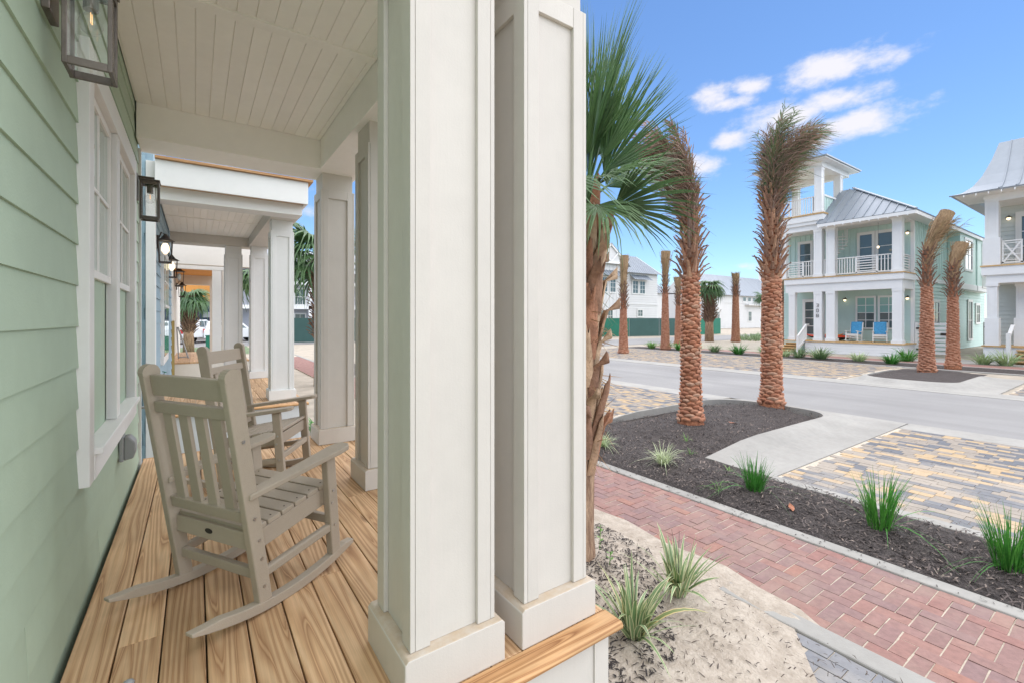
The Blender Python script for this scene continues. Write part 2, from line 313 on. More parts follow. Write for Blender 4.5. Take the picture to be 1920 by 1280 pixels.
def put(me, name, mat, parent=None, bevel=0, kind=None, seg=2, label=None):
    if mat and not me.materials: me.materials.append(MAT[mat])
    o = bpy.data.objects.new(name, me); C.objects.link(o)
    if parent: o.parent = parent; OFF[o.name] = OFF.get(parent.name, (0, 0, 0))
    if bevel:
        b = o.modifiers.new('bevel', 'BEVEL'); b.width = bevel; b.segments = seg; b.limit_method = 'ANGLE'; b.angle_limit = .6
    if kind: o['kind'] = kind
    if label: o['label'] = label
    return o
def tag(o, label, cat, group=None):
    o['label'] = label; o['category'] = cat
    if group: o['group'] = group
    return o
def thing(name, label, cat, loc=(0, 0, 0), rz=0, group=None):
    o = bpy.data.objects.new(name, None); C.objects.link(o); o.location = loc; o.rotation_euler = (0, 0, rz); o.empty_display_size = .1
    OFF[o.name] = tuple(loc); return tag(o, label, cat, group)
def part(name, parent):            # an Empty part that gathers pieces
    o = bpy.data.objects.new(name, None); C.objects.link(o); o.parent = parent; o.empty_display_size = .05; OFF[o.name] = OFF.get(parent.name, (0, 0, 0)); return o
def copy_tree(o, parent=None):
    c = o.copy(); C.objects.link(c)
    c.parent = parent
    for ch in o.children: copy_tree(ch, c)
    return c
def box(name, mat, parent, x0, x1, y0, y1, z0, z1, bevel=0, **k): return MB().box(x0, x1, y0, y1, z0, z1).build(name, mat, parent, bevel=bevel, **k)
def structure(o): o['kind'] = 'structure'; return o
def rot_z(p, a): return (p[0] * math.cos(a) - p[1] * math.sin(a), p[0] * math.sin(a) + p[1] * math.cos(a), p[2])
G = -0.70                          # street level; the porch deck is z = 0
# ------------------------------------------------------------------ ground, road, kerbs
structure(MB().add([(-900, -900, G - .03), (3000, -900, G - .03), (3000, 3000, G - .03), (-900, 3000, G - .03)], [(0, 1, 2, 3)]).build('ground', 'ground_sand'))
def sheet(name, mat, x0, x1, y0, y1, z, nx=1, ny=1): 
    vs = [(x0 + (x1 - x0) * i / nx, y0 + (y1 - y0) * j / ny, z) for j in range(ny + 1) for i in range(nx + 1)]
    return structure(MB().add(vs, [(j * (nx + 1) + i, j * (nx + 1) + i + 1, (j + 1) * (nx + 1) + i + 1, (j + 1) * (nx + 1) + i) for j in range(ny) for i in range(nx)]).build(name, mat))
WX0, WX1 = 3.26, 3.26 + 12 * .0948                       # brick walk
sheet('road', 'asphalt', 11.0, 16.3, -40, 75, G - .012)
sheet('cross_street', 'asphalt', 16.3, 90, 23.5, 30.5, G - .016)
def kerb(name, x0, x1, y0, y1, z0=G - .1, z1=G + .012, mat='concrete', bev=.012): return structure(box(name, mat, None, x0, x1, y0, y1, z0, z1, bev))
kerb('walk_kerb', WX1 + .006, 4.55, -6, 2.43); kerb('walk_kerb', WX1 + .006, 4.55, 2.436, 6.1); kerb('walk_kerb', WX1 + .006, 4.55, 6.106, 30)
kerb('walk_kerb', 3.09, WX0 - .006, -6, 1.86)
for a, b in ((-6, 2.78), (6.28, 13)): kerb('bay_kerb', 5.75, 5.915, a, b)
kerb('gutter', 10.36, 10.995, -20, 2.78, z1=G + .002); kerb('gutter', 10.36, 10.995, 6.28, 30, z1=G + .002)
kerb('gutter', 16.3, 17.25, -20, 40, z1=G + .002)
def island_kerb(name, outer, inner, mound=.10):          # rolled concrete apron round a planting island: rises from the pavers to the mulch
    n = len(outer); mb = MB(); rows = []
    for t, z in ((0, -.12), (0, .004), (.40, .012), (.60, .045), (.74, .10), (.84, .135), (.92, .145), (1, .14), (1, -.1)):
        q = lambda x: z if z < 0 else .004 + (z - .004) * min(1, .12 + .88 * min(abs(x - outer[0][0]), 1.1) / 1.1)
        rows.append([(o[0] + (i[0] - o[0]) * t, o[1] + (i[1] - o[1]) * t, G + q(o[0] + (i[0] - o[0]) * t)) for o, i in zip(outer, inner)])
    vs = [p for r in rows for p in r]; m = len(rows)
    fs = [(r * n + k, r * n + k + 1, (r + 1) * n + k + 1, (r + 1) * n + k) for r in range(m - 1) for k in range(n - 1)]
    for k in (0, n - 1): fs.append(tuple(r * n + k for r in range(m)))
    return structure(mb.add(vs, fs).build(name, 'concrete', smooth=False))
def arc(cx, cy, r, a0, a1, n=8): return [(cx + r * math.cos(math.radians(a0 + (a1 - a0) * i / n)), cy + r * math.sin(math.radians(a0 + (a1 - a0) * i / n))) for i in range(n + 1)]
def resample(pl, n):
    P = np.array(pl); d = np.r_[0, np.cumsum(np.linalg.norm(np.diff(P, axis=0), axis=1))]; t = np.linspace(0, d[-1], n)
    return [(float(np.interp(a, d, P[:, 0])), float(np.interp(a, d, P[:, 1]))) for a in t]
def match(inner, outer, n=40):                            # pair the two outlines leg by leg
    res = []
    for seq in zip(inner, outer):
        res.append((resample(seq[0], n), resample(seq[1], n)))
    return [p for r in res for p in r[0]], [p for r in res for p in r[1]]
def island(dx, sx=1.0, y0=0.0, name='island_kerb'):
    li = [[(5.85, 3.70), (8.9, 3.69), (9.5, 3.68)], arc(9.5, 4.28, .60, -90, 0), [(10.1, 4.28), (10.14, 4.8), (10.1, 5.1)], arc(9.25, 5.1, .85, 0, 90), [(9.25, 5.95), (5.85, 5.95)]]
    lo = [[(5.85, 2.786), (10.2, 2.786)], [(10.2, 2.786), (10.95, 2.80), (10.985, 3.3), (10.99, 4.0)], [(10.99, 4.0), (10.99, 5.0)], [(10.99, 5.0), (10.99, 5.9), (10.6, 6.25), (10.2, 6.274)], [(10.2, 6.274), (5.85, 6.274)]]
    i, o = match(li, lo, 9); f = lambda p: (dx + sx * p[0], p[1] + y0)
    return island_kerb(name, [f(p) for p in o], [f(p) for p in i]), [f(p) for p in i]
_, bed_in = island(0)
_, bed_far = island(2 * 13.65 + .3, -1.0, -.25)
# mulch: uneven sheets clipped to the planting beds, strewn with loose shreds
def inside(px, py, poly):
    c = np.zeros(len(px), bool); n = len(poly)
    for i in range(n):
        x0, y0 = poly[i]; x1, y1 = poly[(i + 1) % n]
        if y0 == y1: continue
        k = ((y0 > py) != (y1 > py)) & (px < (x1 - x0) * (py - y0) / (y1 - y0) + x0); c ^= k
    return c
def lump(x, y):
    return (.012 * np.sin(x * 7.1 + 1.3 * np.sin(y * 3.7)) * np.cos(y * 6.3 + .7) + .01 * np.sin(x * 17 + y * 11) * np.sin(y * 19 - x * 5) + .02 * np.sin(x * 2.1 + y * 1.2))
def bed(name, poly, base, label, mound=None, step=.09, mat='mulch', amp=1.0, edge=.25):
    P = np.array(poly); x0, y0 = P.min(0); x1, y1 = P.max(0)
    nx = int((x1 - x0) / step) + 2; ny = int((y1 - y0) / step) + 2
    X, Y = np.meshgrid(np.linspace(x0, x1, nx), np.linspace(y0, y1, ny)); x = X.ravel(); y = Y.ravel()
    A = P; B = np.roll(P, -1, 0); D = np.full(len(x), 9.0); Q = np.c_[x, y]
    for a, b in zip(A, B):
        ab = b - a; t = np.clip(((Q - a) @ ab) / max(ab @ ab, 1e-9), 0, 1); D = np.minimum(D, np.linalg.norm(Q - (a + t[:, None] * ab), axis=1))
    inn = inside(x, y, poly); e = np.clip(D / edge, 0, 1) * inn
    z = base + e * (lump(x, y) * amp + RNG.normal(0, .004, len(x))) + (mound(x, y) * e if mound else 0) - .03 * (1 - inn) 
    idx = np.arange(nx * ny).reshape(ny, nx); keep = inn.reshape(ny, nx)
    fs = []
    for j in range(ny - 1):
        for i in range(nx - 1):
            if keep[j, i] or keep[j, i + 1] or keep[j + 1, i] or keep[j + 1, i + 1]: fs.append((int(idx[j, i]), int(idx[j, i + 1]), int(idx[j + 1, i + 1]), int(idx[j + 1, i])))
    # snap outside vertices that are used onto the outline
    mb = MB(); out = ~inn
    bx = x.copy(); by = y.copy(); best = np.full(len(x), 9.0)
    for a, b in zip(A, B):
        ab = b - a; t = np.clip(((Q - a) @ ab) / max(ab @ ab, 1e-9), 0, 1); pr = a + t[:, None] * ab; d = np.linalg.norm(Q - pr, axis=1); m = d < best
        best = np.where(m, d, best); bx = np.where(m, pr[:, 0], bx); by = np.where(m, pr[:, 1], by)
    x = np.where(out, bx, x); y = np.where(out, by, y); z = np.where(out, base, z)
    mb.add(list(zip(x.tolist(), y.tolist(), z.tolist())), fs)
    o = mb.build(name, mat, smooth=True); o['kind'] = 'structure'; 
    def height(px, py): return base + (float(lump(np.array(px), np.array(py))) * amp + (float(mound(np.array(px), np.array(py))) if mound else 0))
    return o, height
def shreds(name, mat, poly, n, height, lmin, lmax, w, parent, label=None, rise=.5, near=None):
    P = np.array(poly); x0, y0 = P.min(0); x1, y1 = P.max(0); vs = []; fs = []; k = 0
    xs = RNG.uniform(x0, x1, n * 4); ys = RNG.uniform(y0, y1, n * 4)
    if near is not None:
        keep = RNG.uniform(0, 1, n * 4) < np.clip(near / np.hypot(xs, ys), .12, 1) ** 2; xs = xs[keep]; ys = ys[keep]
    ok = inside(xs, ys, poly); xs = xs[ok][:n]; ys = ys[ok][:n]
    for x, y in zip(xs.tolist(), ys.tolist()):
        l = random.uniform(lmin, lmax); a = random.uniform(0, PI * 2); r = random.uniform(-.25, rise) * l; ww = w * random.uniform(.5, 1.3)
        z = height(x, y) + .004; dx, dy = math.cos(a) * l / 2, math.sin(a) * l / 2; nx_, ny_ = -math.sin(a) * ww / 2, math.cos(a) * ww / 2; bend = random.uniform(-.2, .2) * l
        mz = z + abs(r) * .5 + ww * .4
        vs += [(x - dx + nx_, y - dy + ny_, z), (x - dx - nx_, y - dy - ny_, z), (x - ny_ * bend / ww - nx_, y + nx_ * bend / ww - ny_, mz), (x - ny_ * bend / ww + nx_, y + nx_ * bend / ww + ny_, mz + ww * .3), (x + dx * .9, y + dy * .9, max(z, z + r))]
        fs += [(k, k + 1, k + 2, k + 3), (k + 3, k + 2, k + 4)]; k += 5
    return MB().add(vs, fs).build(name, mat, parent, kind='stuff')
# near planting bed: strip beside the walk plus the island
strip = [(4.56, -4.0), (5.745, -4.0), (5.745, 2.79), (5.86, 3.70)] + bed_in[1:-1] + [(5.86, 5.95), (5.745, 6.27), (5.745, 22), (4.56, 22)]
md = lambda x, y: .05 * np.exp(-(((x - 5.15) / .5) ** 2)) + .10 * np.exp(-(((y - 4.8) / .8) ** 2)) * (1 / (1 + np.exp(-(x - 5.9) * 5)))
near_bed, h_bed = bed('mulch_bed', strip, G + .006, None, md)
view_poly = [(4.57, .2), (5.74, .2), (5.74, 2.8), (5.86, 3.72)] + bed_in[1:-1] + [(5.86, 5.93), (5.74, 6.27), (5.74, 8.5), (4.57, 8.5)]
for i_, (mt_, n_) in enumerate((('bark_dark', 12000), ('bark_mid', 12000), ('bark_pale', 4000))):
    if mt_ not in MAT: paint(mt_, {'bark_dark': S(62, 56, 54), 'bark_mid': S(102, 93, 89), 'bark_pale': S(150, 136, 126)}[mt_], .9, .25, 9, .3, 60)
    shreds('mulch_shreds', mt_, view_poly, n_, h_bed, .02, .09 if i_ < 2 else .07, .010, near_bed, near=3.4)
shreds('mulch_shreds', 'bark_dark', [(4.36, .3), (4.6, .3), (4.6, 6), (4.36, 6)], 260, lambda x, y: G + .014, .015, .05, .006, near_bed, rise=.1)
shreds('mulch_shreds', 'bark_mid', [(5.72, .3), (6.05, .3), (6.05, 2.7), (5.72, 2.7)], 160, lambda x, y: G + .014, .015, .05, .006, near_bed, rise=.1)
far_bed, h_far = bed('mulch_bed', bed_far, G + .10, None, lambda x, y: .08 * np.exp(-(((y - 4.5) / .8) ** 2)), .15)
far_strip = [(23.9, -10), (25.9, -10), (25.9, 21.5), (23.9, 21.5)]
bed('mulch_bed', far_strip, G + .008, None, None, .4)
kerb('bay_kerb', 23.65, 23.89, -10, 21.5); kerb('walk_kerb', 25.91, 26.1, -10, 21.5)
# sand bed between porch and walk
sand_poly = [(1.40, -3), (2.2, -3), (2.34, .3), (2.46, .78), (2.74, 1.08), (3.085, 1.34), (3.085, 1.86), (3.255, 1.87), (3.255, 7.3), (1.40, 7.3)]
sd = lambda x, y: .07 * np.exp(-(((x - 1.9) / .75) ** 2)) + .03 * np.sin(x * 3 + y * 2) * .5
sand_bed, h_sand = bed('sand_bed', sand_poly, G + .01, None, sd, .07, 'sand', 1.3, .35)
shreds('sand_litter', 'twig', [(1.45, .6), (3.08, .6), (3.08, 1.86), (3.2, 1.9), (3.2, 3.6), (1.45, 3.6)], 1500, h_sand, .012, .055, .005, sand_bed, rise=.3)
shreds('sand_litter', 'bark_dark', [(1.45, 1.55), (2.2, 1.55), (3.1, 2.45), (3.2, 3.5), (1.45, 3.7)], 3600, h_sand, .02, .065, .008, sand_bed, rise=.3)
# sand drifted over the walk edge
drift = [(3.06, 1.5), (3.22, 1.2), (3.34, 1.42), (3.36, 1.7), (3.44, 2.0), (3.36, 2.5), (3.43, 3.0), (3.33, 3.6), (3.26, 4.2), (3.1, 4.2)]
bed('sand_drift', drift, G + .006, None, lambda x, y: .014 * np.ones_like(x), .05, 'sand', .4, .2)
# ------------------------------------------------------------------ herringbone walk: single bricks near, one mass farther on
walk = structure(MB().box(WX0, WX1, -6, 30, G - .1, G - .0045).build('brick_walk', 'joint_sand')); OFF[walk.name] = (0, 0, 0)
u_ = .0948; j_ = .0018; jy_ = .0042
brick_me = {}
for k_, (a, b) in (('a', (2 * u_, u_)), ('b', (u_, 2 * u_)), ('c', (u_, u_))):
    brick_me[k_] = MB().box(-a / 2 + j_, a / 2 - j_, -b / 2 + jy_, b / 2 - jy_, -.05, 0).mesh('brick'); brick_me[k_].materials.append(MAT['brick_red'])
near_n = 0; rest = MB()
for i in range(-1, 12):
    for j in range(-60, 280):
        m4 = (i - j) % 4
        if m4 == 0: kx, cells = 'a', [(i, j), (i + 1, j)]
        elif m4 == 3: kx, cells = 'b', [(i, j), (i, j + 1)]
        else: continue
        cells = [c for c in cells if 0 <= c[0] < 12]
        if not cells: continue
        if len(cells) == 1: kx = 'c'
        cx_ = WX0 + (sum(c[0] for c in cells) / len(cells) + .5) * u_; cy_ = (sum(c[1] for c in cells) / len(cells) + .5) * u_
        if .42 < cy_ < 5.2 and near_n < 300:
            o = put(brick_me[kx], 'brick', None, walk); near_n += 1
            o.location = (cx_, cy_, G + random.uniform(-.003, .003)); o.rotation_euler = (random.gauss(0, .006), random.gauss(0, .006), random.gauss(0, .012))
        elif cy_ < 26:
            a, b = {'a': (2 * u_, u_), 'b': (u_, 2 * u_), 'c': (u_, u_)}[kx]
            rest.box(cx_ - a / 2 + j_, cx_ + a / 2 - j_, cy_ - b / 2 + j_, cy_ + b / 2 - j_, G - .05, G + random.uniform(-.003, .003))
two('brick_mass', S(142, 107, 99), S(152, 116, 107), 5, bump=.4); rest.build('bricks', 'brick_mass', walk, kind='stuff')
far_walk = structure(MB().box(26.1, 27.6, -10, 21.5, G - .1, G + .004).build('brick_walk', 'brick_mass'))
sheet('forecourt', 'concrete', 27.6, 30.4, -10, 7.6, G + .002); 
# grey pavers at the corner of the sand bed
gp = structure(MB().box(2.1, 3.085, -3, 1.36, G - .1, G - .005).build('grey_paving', 'joint_sand')); OFF[gp.name] = (0, 0, 0)
gpm = MB().box(-.048, .048, -.098, .098, -.05, 0).mesh('paver'); gpm.materials.append(MAT['paver_grey'])
for i in range(9):
    for j in range(-3, 7):
        cy_ = j * .2035 + (.1 if i % 2 else 0)
        if cy_ > 1.25: continue
        o = put(gpm, 'paver', None, gp); o.location = (3.03 - i * .1025, cy_, G + .002 + random.uniform(-.003, .003)); o.rotation_euler = (random.gauss(0, .008), random.gauss(0, .008), random.gauss(0, .01))
# ------------------------------------------------------------------ parking bays in three-colour pavers
pm_ = {}
for k_ in (.14, .21, .28):
    pm_[k_] = MB().box(-.0555, .0555, -k_ / 2 + .003, k_ / 2 - .003, -.05, 0).mesh('paver'); pm_[k_].materials.append(MAT['paver_mix'])
for c_, nm in ((S(105, 108, 114), 'paver_slate'), (S(150, 141, 130), 'paver_tan'), (S(180, 157, 124), 'paver_gold')): two(nm, c_, tuple(v * .86 for v in c_[:3]) + (1,), 12, bump=.4, bscale=100, bd=.004)
def bay(x0, x1, y0, y1, single):
    b = structure(MB().box(x0, x1, y0, y1, G - .1, G - .006).build('parking_bay', 'joint_sand')); OFF[b.name] = (0, 0, 0)
    mass = {k: MB() for k in ('paver_slate', 'paver_tan', 'paver_gold')}; n = 0; rows = int((x1 - x0) / .1145)
    for i in range(rows):
        cx_ = x0 + .057 + i * (x1 - x0) / rows; y = y1 - .004 - random.uniform(0, .1); 
        while y > y0 + .1:
            l = random.choice((.14, .14, .21, .21, .28))
            cy_ = y - l / 2; y -= l
            if y < y0: break
            vis = cy_ > -.9 + (cx_ - 5.9) * -.12
            if single and n < 300 and (cx_ < 8.3) and vis and 1.0 / (cx_ * .57 + cy_ * .82) > .0 and (cx_ * .82 - cy_ * .57) / (cx_ * .57 + cy_ * .82) < 1.15:
                o = put(pm_[l], 'paver', None, b); o.location = (cx_, cy_, G + random.uniform(-.002, .002)); o.rotation_euler = (random.gauss(0, .005), random.gauss(0, .005), random.gauss(0, .006)); n += 1
            else:
                mass[random.choice(('paver_slate', 'paver_tan', 'paver_tan', 'paver_gold'))].box(cx_ - .0555, cx_ + .0555, cy_ - l / 2 + .003, cy_ + l / 2 - .003, G - .05, G + random.uniform(-.002, .002))
    for k, m in mass.items(): m.build('pavers', k, b, kind='stuff')
bay(5.92, 10.355, -1.2, 2.78, True)
bay(5.92, 10.355, 6.28, 13.0, False)
bay(17.26, 23.64, 6.2, 21.5, False)
bay(17.26, 23.64, -3, 2.4, False)
# ------------------------------------------------------------------ the green house and its porch
house = thing('green_house', 'pale green lap-sided house with a covered timber porch and white square columns', 'house', (-.4, 1.35, 0))
wall = part('wall', house)
W = -.40
box('backing', 'green_paint', wall, -.62, W - .018, .2, 5.08, -.7, 3.5)
WY0, WY1, WZ0, WZ1 = 2.60, 4.46, .54, 2.44           # window casing outline
def lap(y0, y1, z0, h=.185): return MB().prism([(W - .002, z0), (W - .015, z0), (W - .0175, z0 + h), (W - .0115, z0 + h)], 'y', y0, y1).build('siding_board', 'green_paint', wall)
for k in range(-4, 20):
    z = .029 + .17 * k
    if z + .17 > WZ0 + .02 and z < WZ1 - .02:
        lap(.2, WY0 + .03, z); lap(WY1 - .03, 5.06, z)
    else:
        s_ = (3.1, 1.9, 3.9)[k % 3]; lap(.2, s_, z); lap(s_ + .003, 5.06, z)
box('upper_storey', 'green_paint', house, -5.0, -.64, .2, 5.08, -.7, 6.4)
box('corner_board', 'bright_white', house, -.55, W + .012, 5.062, 5.10, -.7, 2.72)
box('foundation', 'green_paint', house, -.6, W + .003, .2, 5.06, -.75, -.64)
# twin double-hung window
def double_hung(root, X, y0, y1, z0, z1, mull, gl='sage_glass', grid=(2, 2), cas=.11):
    w = part('window', root)
    mb = lambda *a: MB().box(*a)
    xo = X + .032
    box('casing', 'bright_white', w, X - .02, xo, y0, y0 + cas, z0, z1, .003); box('casing', 'bright_white', w, X - .02, xo, y1 - cas, y1, z0, z1, .003)
    box('casing', 'bright_white', w, X - .02, xo + .003, y0 + cas, y1 - cas, z1 - cas - .02, z1, .003)
    box('casing', 'bright_white', w, X - .02, xo + .003, y0 + cas, y1 - cas, z0, z0 + cas, .003)
    box('sill', 'bright_white', w, X - .02, xo + .03, y0 + cas + .002, y1 - cas - .002, z0 + cas + .001, z0 + cas + .03, .004)
    box('mullion', 'bright_white', w, X - .02, xo - .002, mull - .06, mull + .06, z0 + cas + .032, z1 - cas - .022, .003)
    for a, b in ((y0 + cas, mull - .06), (mull + .06, y1 - cas)):
        zb, zt = z0 + cas + .032, z1 - cas - .022; zm = zb + (zt - zb) * .47; f = .038
        for lo, hi, xx, name in ((zm, zt, X + .004, 'upper_sash'), (zb, zm + .04, X - .018, 'lower_sash')):
            m = MB(); m.box(xx - .02, xx, a + .004, a + f, lo, hi); m.box(xx - .02, xx, b - f, b - .004, lo, hi); m.box(xx - .021, xx - .001, a + f, b - f, hi - f, hi); m.box(xx - .021, xx - .001, a + f, b - f, lo, lo + f)
            m.build(name, 'vinyl_white', w, bevel=.002)
            box('pane', gl, w, xx - .016, xx - .012, a + f, b - f, lo + f, hi - f)
            if name == 'upper_sash':
                for i in range(1, grid[0]): c = a + f + (b - a - 2 * f) * i / grid[0]; box('muntin', 'vinyl_white', w, xx - .0115, xx - .004, c - .009, c + .009, lo + f, hi - f)
                for i in range(1, grid[1]): c = lo + f + (hi - lo - 2 * f) * i / grid[1]; box('muntin', 'vinyl_white', w, xx - .0115, xx - .0045, a + f, b - f, c - .009, c + .009)
    return w
double_hung(house, W, WY0, WY1, WZ0, WZ1, 3.50)
# deck
deck = part('porch_deck', house)
xs = W + .012
edges = [-.388]
while edges[-1] < 1.30: edges.append(edges[-1] + .1405)
edges[-1] = 1.335
joints = {1: [2.28], 6: [2.36], 3: [4.1], 9: [3.3], 11: [2.9]}
for i in range(len(edges) - 1):
    ys = [1.395] + joints.get(i, []) + [5.24]
    for a, b in zip(ys[:-1], ys[1:]):
        MB().box(edges[i] + .0025, edges[i + 1] - .0025, a + (.002 if a > 1.4 else 0), b, -.03, -.001 + random.uniform(-.0012, .0012)).build('deck_board', 'deck_wood', deck, bevel=.004)
def nose(pts_prof, axis, a0, a1): return MB().prism(pts_prof, axis, a0, a1)
def bull(c0, c1, z0=-.034, z1=.0, r=.016):     # board section with a rounded outer edge at c1
    d = 1 if c1 > c0 else -1
    pr = [(c0, z0)] + [(c1 - d * r + d * r * math.cos(t), (z0 + z1) / 2 + (z1 - z0) / 2 * math.sin(t)) for t in [(-.5 + i / 6) * PI for i in range(7)]] + [(c0, z1)]
    return pr if d > 0 else list(reversed(pr))
MB().prism(bull(1.39, 1.285), 'x', .2, 1.452).build('deck_nosing', 'trim_wood', deck, bevel=.002)
MB().prism(bull(1.338, 1.452), 'y', 1.394, 5.26).build('deck_nosing', 'deck_wood', deck)
MB().prism(bull(5.243, 5.27), 'x', -.39, 1.336).build('deck_nosing', 'trim_wood', deck)
box('skirt', 'white_paint', house, -.39, 1.40, 1.335, 1.36, -.8, -.036); box('skirt', 'white_paint', house, 1.375, 1.402, 1.3605, 5.22, -.8, -.036); box('skirt', 'white_paint', house, -.39, 1.374, 5.195, 5.221, -.8, -.036)
box('skirt_corner', 'white_paint', house, 1.33, 1.408, 1.328, 1.334, -.8, -.037)
# columns
CEIL, BEAM = 3.0, 2.72
def column(root, x0, y0, s=.385, z0=0, bh=.15, top=BEAM, mat='white_paint', ptop=None, stile=.072):
    c = part('column', root); i = .028; x1, y1 = x0 + s, y0 + s; ptop = ptop or top - .17
    b = MB(); b.prism([(x0, z0), (x0 + .0, z0 + bh - .012), (x0 + .012, z0 + bh), (x1 - .012, z0 + bh), (x1, z0 + bh - .012), (x1, z0)], 'y', y0, y1)
    b.build('base', mat, c, bevel=.004)
    rx0, rx1, ry0, ry1 = x0 + i, x1 - i, y0 + i, y1 - i; r = .018
    box('shaft', mat, c, rx0 + r, rx1 - r, ry0 + r, ry1 - r, z0 + bh + .001, top)
    zt, zb = ptop, z0 + bh + .0015
    m = MB()
    for a0, a1 in ((rx0, rx0 + stile), (rx1 - stile, rx1)):
        b0, b1 = max(a0, rx0 + r + .0008), min(a1, rx1 - r - .0008)
        box('stile', mat, c, b0, b1, ry0, ry0 + r - .0005, zb, zt, .0012); box('stile', mat, c, b0, b1, ry1 - r + .0005, ry1, zb, zt, .0012)
    for a0, a1 in ((ry0 + .0003, ry0 + stile), (ry1 - stile, ry1 - .0003)):
        box('stile', mat, c, rx0 + .0006, rx0 + r - .0005, a0, a1, zb, zt, .0012); box('stile', mat, c, rx1 - r + .0005, rx1 - .0006, a0, a1, zb, zt, .0012)
    h = .085
    for q, (a, b_, p, q_) in enumerate(((rx0 + stile, rx1 - stile, ry0 + .001, ry0 + r - .0005), (rx0 + stile, rx1 - stile, ry1 - r + .0005, ry1 - .001), (rx0 + .0016, rx0 + r - .0005, ry0 + stile, ry1 - stile), (rx1 - r + .0005, rx1 - .0016, ry0 + stile, ry1 - stile))):
        box('rail', mat, c, a, b_, p, q_, zt - h, zt, .002)
    return c
column(house, .55, 1.392); column(house, 1.012, 1.39); column(house, 1.012, 3.33); column(house, 1.0, 4.80)
# beams and ceiling
box('beam', 'ceiling_paint', house, W + .004, 1.40, 1.40, 1.77, BEAM, 3.3, .004); box('beam', 'ceiling_paint', house, 1.005, 1.395, 1.772, 4.755, BEAM, 3.3, .004); box('beam', 'ceiling_paint', house, W + .004, 1.395, 4.757, 5.17, BEAM, 3.3, .004)
ceil = part('porch_ceiling', house)
box('backing', 'ceiling_paint', ceil, W, 1.004, 1.775, 4.754, CEIL + .008, CEIL + .04)
box('moulding', 'ceiling_paint', ceil, W + .005, 1.0, 3.03, 3.112, CEIL - .012, CEIL + .006, .003)
for (a, b) in ((1.78, 3.03), (3.112, 4.752)):
    for k in range(15):
        x0 = -.388 + k * .0965; x1 = min(x0 + .0965, 1.004)
        MB().prism([(x0 + .003, CEIL), (x1 - .003, CEIL), (x1 - .0005, CEIL + .0075), (x0 + .0005, CEIL + .0075)], 'y', a + .001, b).build('ceiling_board', 'ceiling_paint', ceil)
box('porch_roof', 'white_paint', house, -.5, 1.50, 1.28, 5.28, 3.302, 3.36, .004)
# ------------------------------------------------------------------ wall lanterns (box type, pewter)
def box_lantern(loc, label):
    t = thing('wall_lantern', label, 'lantern', loc, 0, 'box lanterns beside the window')
    x, y, z = loc; hw = .056; zb, zt = z - .16, z + .15; f = .013
    box('backplate', 'pewter', t, W - .002, W + .02, y - .06, y + .06, z + .0, z + .20, .003)
    box('arm', 'pewter', t, W + .02, x + .03, y - .012, y + .012, z + .178, z + .192, .002)
    box('stem', 'pewter', t, x - .012, x + .012, y - .012, y + .012, zt - .001, z + .178, .002)
    fr = part('frame', t)
    for sx in (-1, 1):
        for sy in (-1, 1): MB().box(x + sx * hw - f / 2, x + sx * hw + f / 2, y + sy * hw - f / 2, y + sy * hw + f / 2, zb, zt).build('post', 'pewter', fr, bevel=.0015)
    for zz, hh in ((zb, .026), (zt - .026, .026)):
        for sx in (-1, 1): box('rail', 'pewter', fr, x + sx * hw - f / 2 + .001, x + sx * hw + f / 2 - .001, y - hw + f / 2, y + hw - f / 2, zz, zz + hh, .0015)
        for sy in (-1, 1): box('rail', 'pewter', fr, x - hw + f / 2, x + hw - f / 2, y + sy * hw - f / 2 + .001, y + sy * hw + f / 2 - .001, zz, zz + hh, .0015)
    box('top_plate', 'pewter', t, x - hw - .012, x + hw + .012, y - hw - .012, y + hw + .012, zt + .0005, zt + .012, .002)
    for sx in (-1, 1): box('pane', 'clear_glass', t, x + sx * hw - .0015, x + sx * hw + .0015, y - hw + f / 2, y + hw - f / 2, zb + .026, zt - .026)
    for sy in (-1, 1): box('pane', 'clear_glass', t, x - hw + f / 2, x + hw - f / 2, y + sy * hw - .0015, y + sy * hw + .0015, zb + .026, zt - .026)
    MB().tube([(x, y, zt - .09), (x, y, zt)], .021, 16).build('socket', 'pewter', t, smooth=False)
    prof = [(zt - .085, .012), (zt - .10, .015), (zt - .116, .027), (zt - .138, .034), (zt - .160, .027), (zt - .172, .013), (zt - .175, .002)]
    MB().tube([(x, y, a) for a, r in prof], [r for a, r in prof], 14, False).build('bulb', 'clear_glass', t, smooth=True)
    MB().tube([(x, y - .006, zt - .10), (x, y - .005, zt - .135), (x + .003, y + .005, zt - .135), (x + .002, y + .006, zt - .10)], .0012, 5).build('filament', 'filament', t)
    return t
box_lantern((-.292, 2.085, 2.235), 'pewter box lantern above the near end of the window, cut by the top edge')
box_lantern((-.306, 4.73, 2.21), 'pewter box lantern beyond the far end of the window')
# weatherproof outlet cover, hose tap
t = thing('outlet_cover', 'grey weatherproof outlet cover low on the green wall under the window', 'outlet', (W, 3.86, .42))
box('plate', 'grey_plastic', t, W - .002, W + .022, 3.80, 3.92, .34, .50, .006)
MB().prism([(W + .022, .345), (W + .07, .355), (W + .082, .40), (W + .078, .46), (W + .05, .495), (W + .022, .495)], 'y', 3.805, 3.915).build('cover', 'grey_plastic', t, bevel=.008)
def tap(loc, label):
    x, y, z = loc; t = thing('hose_tap', label, 'tap', loc)
    MB().tube([(x - .05, y, z), (x + .05, y, z), (x + .085, y, z - .015), (x + .10, y, z - .05)], [.012, .013, .013, .015], 8).build('spout', 'grey_plastic', t, smooth=True)
    MB().tube([(x + .03, y, z), (x + .04, y, z + .05)], .006, 6).build('stem', 'grey_plastic', t)
    MB().tube([(x + .04, y, z + .05), (x + .043, y, z + .058)], .028, 10).build('wheel', 'green_mesh', t)
